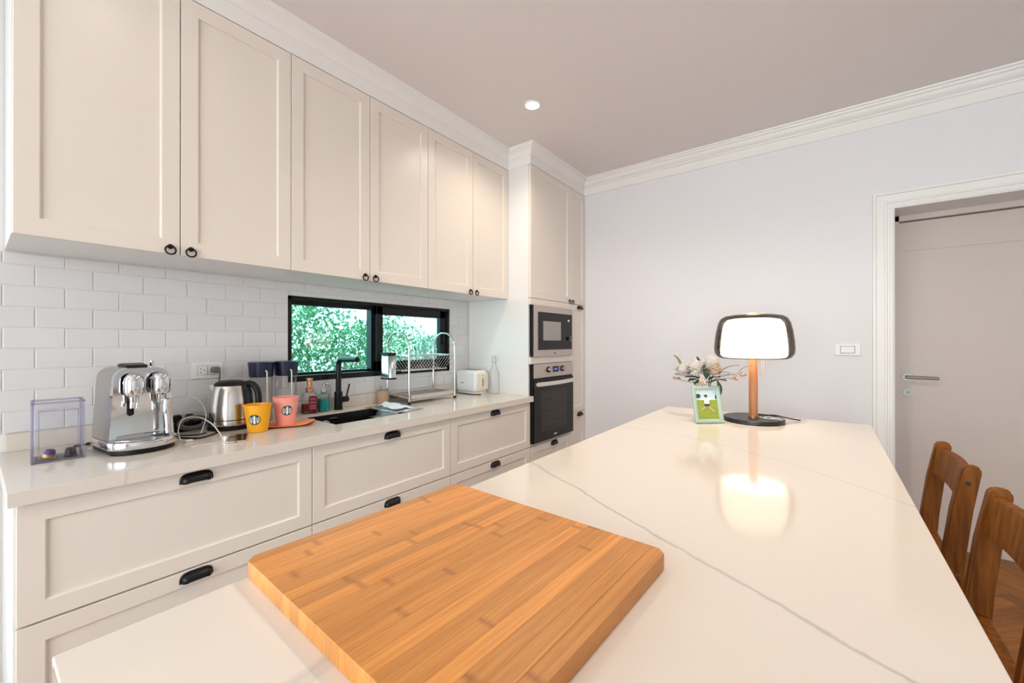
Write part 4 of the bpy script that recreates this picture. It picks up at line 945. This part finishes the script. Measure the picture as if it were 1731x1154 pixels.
# ------------------------------------------------------------------ wall socket, switch, cords
so = thing('wall_socket', 'white double socket plate on the tiles above the kettle', 'socket', (XW, .725, 1.178))
G().box(0, -.066, -.041, .007, .066, .041, .003).obj('plate', 'white', so)
for yy in (-.022, .022):
    G().box(.0066, yy - .0212, -.0232, .0074, yy + .0212, .0232).obj('outlet_gap_shade', 'greyrub', so)  # grey strip put in for the shade in the gap round each outlet
    ot = G().box(.006, yy - .020, -.022, .0085, yy + .020, .022, .001).obj('outlet', 'white', so)
    g = G()
    for (u, v) in ((-.008, .008), (.008, .002), (-.008, -.010)): g.cyl((.0084, yy + u, v), (.009, yy + u, v), .0026, n=10)
    g.obj('pin_holes', 'dark', ot)
pg = thing('power_plug', 'grey moulded plug in the wall socket with cord hanging', 'plug', (XW + .009, .752, 1.180))
G().box(0, -.020, -.015, .034, .020, .015, .010, 3).obj('plug_body', 'greyrub', pg)
g = G(); g.tube(bez([(.028, .006, 0), (.038, .012, -.010), (.036, .012, -.04), (.030, .010, -.10), (.022, .0, -.18), (.020, -.03, -.26), (.024, -.06, -.274)], 8), .0038, 8); g.obj('flex', 'greyrub', pg)
sw_ = thing('light_switch', 'white rocker light switch on the back wall by the door', 'switch', (.119, YB, 1.269))
G().box(-.068, -.008, -.039, .068, 0, .039, .004).obj('plate', 'white', sw_)
G().box(-.0385, -.0086, -.0245, .0385, -.0078, .0245, .0002).obj('rocker_gap_shade', 'greyrub', sw_)  # grey edging stands in for the shade between rocker and plate
G().box(-.036, -.0125, -.022, .036, -.007, .022, .002).obj('rocker', 'white', sw_)
ps = thing('power_strip', 'black power strip with plugs behind the coffee machine', 'power strip', (-2.415, .585, ZC), R(8))
G().box(-.03, -.11, .001, .03, .09, .045, .006).obj('housing', 'blackplastic', ps)
g = G(); g.box(-.022, -.085, .044, .022, -.045, .078, .006); g.obj('adapter', 'blackplastic', ps)
g = G(); g.box(.022, -.075, .050, .0235, -.045, .066, .0005); g.obj('adapter_label', 'cream', ps)
g = G(); g.lathe([(0, .044), (.018, .044), (.018, .07), (.012, .078), (0, .078)], (0, .0, 0), 20); g.lathe([(0, .044), (.018, .044), (.018, .068), (.012, .076), (0, .076)], (0, .05, 0), 20); g.obj('round_plugs', 'blackplastic', ps)
co = G()
for q in range(7):
    rr = .030 + .006 * (q % 3); zc = .042 + .004 * (q % 2)
    pts = []
    for i in range(24):
        t = 2 * math.pi * i / 24; u, v = (rr + .014) * math.cos(t), rr * .72 * math.sin(t); pts.append((.004 * (q - 3) + .012 * math.sin(t), u, zc + v + .001 * q))
    co.tube(pts, .0035, 6, True)
o = tag(co.obj('coiled_flex', 'greyrub', None), 'coiled grey flex lying beside the kettle base', 'cable'); o.location = (-2.335, .625, ZC)
g = G(); pts = [(-2.16, .535, ZC + .004), (-2.19, .535, ZC + .045), (-2.22, .560, ZC + .085), (-2.20, .610, ZC + .088), (-2.13, .640, ZC + .060), (-2.05, .650, ZC + .012), (-2.02, .630, ZC + .003), (-2.01, .580, ZC + .003), (-2.005, .55, ZC + .003), (-2.005, .53, ZC + .003)]
g.tube(bez(pts, 8), .0021, 6); lc = g.obj('phone_cable', 'cord', None); tag(lc, 'thin white charging cable looping in front of the kettle', 'cable')
G().box(-2.145, .545, ZC + .001, -2.125, .570, ZC + .009, .002).obj('connector', 'white', lc)
g = G(); g.tube(bez([(-2.42, .60, ZC + .085), (-2.43, .612, ZC + .135), (-2.41, .640, ZC + .158), (-2.36, .668, ZC + .125), (-2.31, .668, ZC + .070), (-2.27, .645, ZC + .030), (-2.25, .63, ZC + .006)], 8), .0021, 6)
tag(g.obj('charger_lead', 'cord', None), 'thin white lead arching up from the power strip', 'cable')
g = G(); g.tube(bez([(-2.29, .52, ZC + .004), (-2.22, .56, ZC + .004), (-2.16, .60, ZC + .004), (-2.20, .66, ZC + .004), (-2.24, .695, ZC + .004)], 8), .0036, 8); g.tube(bez([(-2.30, .53, ZC + .011), (-2.24, .565, ZC + .011), (-2.21, .60, ZC + .011), (-2.25, .65, ZC + .006)], 8), .0034, 8)
tag(g.obj('kettle_cord', 'blackplastic', None), 'black cord lying between coffee machine and kettle', 'cable')
g = G(); g.tube(bez([(-2.33, .315, ZC + .030), (-2.36, .28, ZC + .012), (-2.37, .25, ZC + .006), (-2.40, .262, ZC + .004), (-2.38, .32, ZC + .004), (-2.36, .40, ZC + .004)], 8), .0034, 8)
tag(g.obj('machine_cord', 'blackplastic', None), 'black cord trailing behind the coffee machine and capsule box', 'cable')

# ------------------------------------------------------------------ downlights
for k, (x, y) in enumerate(((-1.512, 2.206), (-1.50, .35), (-.30, 1.85), (-1.50, -1.5))):  # island downlight is unseen, added to brighten the far end of the room
    o = thing('downlight', ('lit round recessed downlight in the ceiling above the sink run', 'recessed downlight above the coffee machine end of the worktop', 'unseen downlight added above the island to brighten the far end', 'recessed downlight behind the viewer')[k], 'downlight', (x, y, ZCEIL - .006), 0, 'recessed ceiling downlights')
    G().lathe([(.043, .002), (.045, -.001), (.056, .0), (.058, .003), (.058, .0055), (.043, .0055)], n=40).obj('trim_ring', 'ledwhite', o)
    G().lathe([(0, .002), (.043, .002)], n=40).obj('lens', 'downlamp', o)
    light('downlight_lamp', 'SPOT', (x, y, ZCEIL - .02), (0, 0, 0), (29, 3, 66, 6)[k], (1.0, .87, .72), spot_size=R(150), spot_blend=.9, shadow_soft_size=.05)

# ------------------------------------------------------------------ chairs
def make_chair(label, loc):
    c = thing('dining_chair', label, 'chair', loc, 0, 'wooden chairs at the island')
    hw = .205; pt = .034
    # origin: floor under the middle of the back posts' seat joint; seat towards -x
    def post(y):
        g = G(); b = bmesh.new(); rg = []
        for (x, z, d) in ((.050, 0, .034), (.018, .30, .042), (.0, .60, .050), (.004, .66, .050), (.020, .80, .048), (.040, .920, .044), (.041, .934, .038), (.042, .940, .024)):
            k_ = .8 if z > .935 else 1
            rg.append([b.verts.new((x - d / 2, y - pt / 2 * k_, z)), b.verts.new((x + d / 2, y - pt / 2 * k_, z)), b.verts.new((x + d / 2, y + pt / 2 * k_, z)), b.verts.new((x - d / 2, y + pt / 2 * k_, z))])
        for A, B in zip(rg, rg[1:]):
            for i in range(4): b.faces.new((A[i], A[(i + 1) % 4], B[(i + 1) % 4], B[i]))
        b.faces.new(rg[0][::-1]); b.faces.new(rg[-1]); bmesh.ops.recalc_face_normals(b, faces=b.faces[:])
        bmesh.ops.bevel(b, geom=[e for e in b.edges if e.calc_face_angle(0) > .6], offset=.004, segments=2, affect='EDGES'); g._merge(b); return g
    for s in (-1, 1):
        p = post(s * (hw - pt / 2)).obj('back_post', 'chairwood', c)
        ye = s * hw; G().cyl((.033, ye - s * .001, .885), (.033, ye + s * .0006, .885), .0065, n=14).obj('screw_plug', 'dark', p)
    def rail(z0, z1, x0, x1, bow, th, name):
        g = G(); b = bmesh.new(); rg = []
        for i in range(13):
            t = i / 12; y = -hw + pt * .9 + (2 * hw - pt * 1.8) * t; q = bow * (1 - (2 * t - 1) ** 2); q0 = .25 * q
            rg.append([b.verts.new((x0 + q - th, y, z0)), b.verts.new((x0 + q, y, z0)), b.verts.new((x1 + q, y, z1 + q0)), b.verts.new((x1 + q - th, y, z1 + q0))])
        for A, B in zip(rg, rg[1:]):
            for i in range(4): b.faces.new((A[i], A[(i + 1) % 4], B[(i + 1) % 4], B[i]))
        b.faces.new(rg[0][::-1]); b.faces.new(rg[-1]); bmesh.ops.recalc_face_normals(b, faces=b.faces[:]); g._merge(b); return g.obj(name, 'chairwood', c)
    rail(.820, .918, .030, .044, .016, .022, 'top_rail')
    G().box(-.37, -.210, .578, .022, .210, .605, .008, 3).obj('seat', 'chairwood', c)
    for s in (-1, 1): G().box(-.360, s * .18 - .018, 0, -.320, s * .18 + .018, .579, .003).obj('leg', 'chairwood', c)
    g = G(); g.box(-.352, -.165, .51, -.332, .165, .578); c_ = g.obj('apron', 'chairwood', c)
    for s in (-1, 1): G().box(-.33, s * .18 - .009, .20, .02, s * .18 + .009, .23).obj('stretcher', 'chairwood', c)
    return c
make_chair('wooden chair at the island, farther one nearest the door', (.316, 2.057, 0))
make_chair('wooden chair at the island, nearer one cut by the picture edge', (.320, 1.433, 0))

# ------------------------------------------------------------------ garden behind the window
gd = struct('lawn', G().box(-14, -6, -.30, -2.75, 16, -.12), 'grass', 'sunlit lawn outside the kitchen window')
M['bounce_paving'] = mat('pale_bounce_paving', (.56, .70, .80), .6, var=.06, scale=8)  # unseen pale blue slabs, added to bounce light up onto the cabinet undersides
for k in range(9):
    o = G().box(-3.95, -1.0 + k * .8 + .004, -.12, -2.76, -1.0 + (k + 1) * .8 - .004, -.06, .004).obj('bounce_slab', 'bounce_paving', gd)
def hedge(label, x0, x1, y0, y1, zt_fn, n, size):
    o = thing('hedge', label, 'hedge', ((x0 + x1) / 2, (y0 + y1) / 2, -.12))
    vs_, fs_ = [], []
    for i in range(n):
        x = random.uniform(x0, x1); y = random.uniform(y0, y1); zt_ = zt_fn(x, y); z = -.1 + (zt_ + .1) * random.random() ** .8
        q = Matrix.Rotation(random.uniform(0, 6.28), 3, 'Z') @ Matrix.Rotation(random.uniform(-1.2, 1.2), 3, 'X') @ Matrix.Rotation(random.uniform(-.9, .9), 3, 'Y'); s = size * random.uniform(.6, 1.3)
        k_ = len(vs_)
        for p in ((0, -1, 0), (.42, -.1, .12), (0, 1, 0), (-.42, -.1, .12)): v = q @ Vector((p[0] * s, p[1] * s, p[2] * s)); vs_.append((x + v.x, y + v.y, z + v.z))
        fs_ += [(k_, k_ + 1, k_ + 2), (k_, k_ + 2, k_ + 3)]
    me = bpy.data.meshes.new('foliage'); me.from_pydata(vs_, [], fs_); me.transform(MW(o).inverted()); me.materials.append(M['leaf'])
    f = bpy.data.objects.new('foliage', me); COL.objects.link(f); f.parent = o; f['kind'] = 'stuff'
    g = G()
    for i in range(10):
        y = y0 + (y1 - y0) * (i + .5) / 10; x = (x0 + x1) / 2; g.tube(bez([(x, y, -.12), (x + random.uniform(-.1, .1), y + random.uniform(-.1, .1), .5), (x + random.uniform(-.2, .2), y + random.uniform(-.2, .2), 1.2)], 4), .018, 6)
    g.obj('stems', 'tanpot', o, world=True)
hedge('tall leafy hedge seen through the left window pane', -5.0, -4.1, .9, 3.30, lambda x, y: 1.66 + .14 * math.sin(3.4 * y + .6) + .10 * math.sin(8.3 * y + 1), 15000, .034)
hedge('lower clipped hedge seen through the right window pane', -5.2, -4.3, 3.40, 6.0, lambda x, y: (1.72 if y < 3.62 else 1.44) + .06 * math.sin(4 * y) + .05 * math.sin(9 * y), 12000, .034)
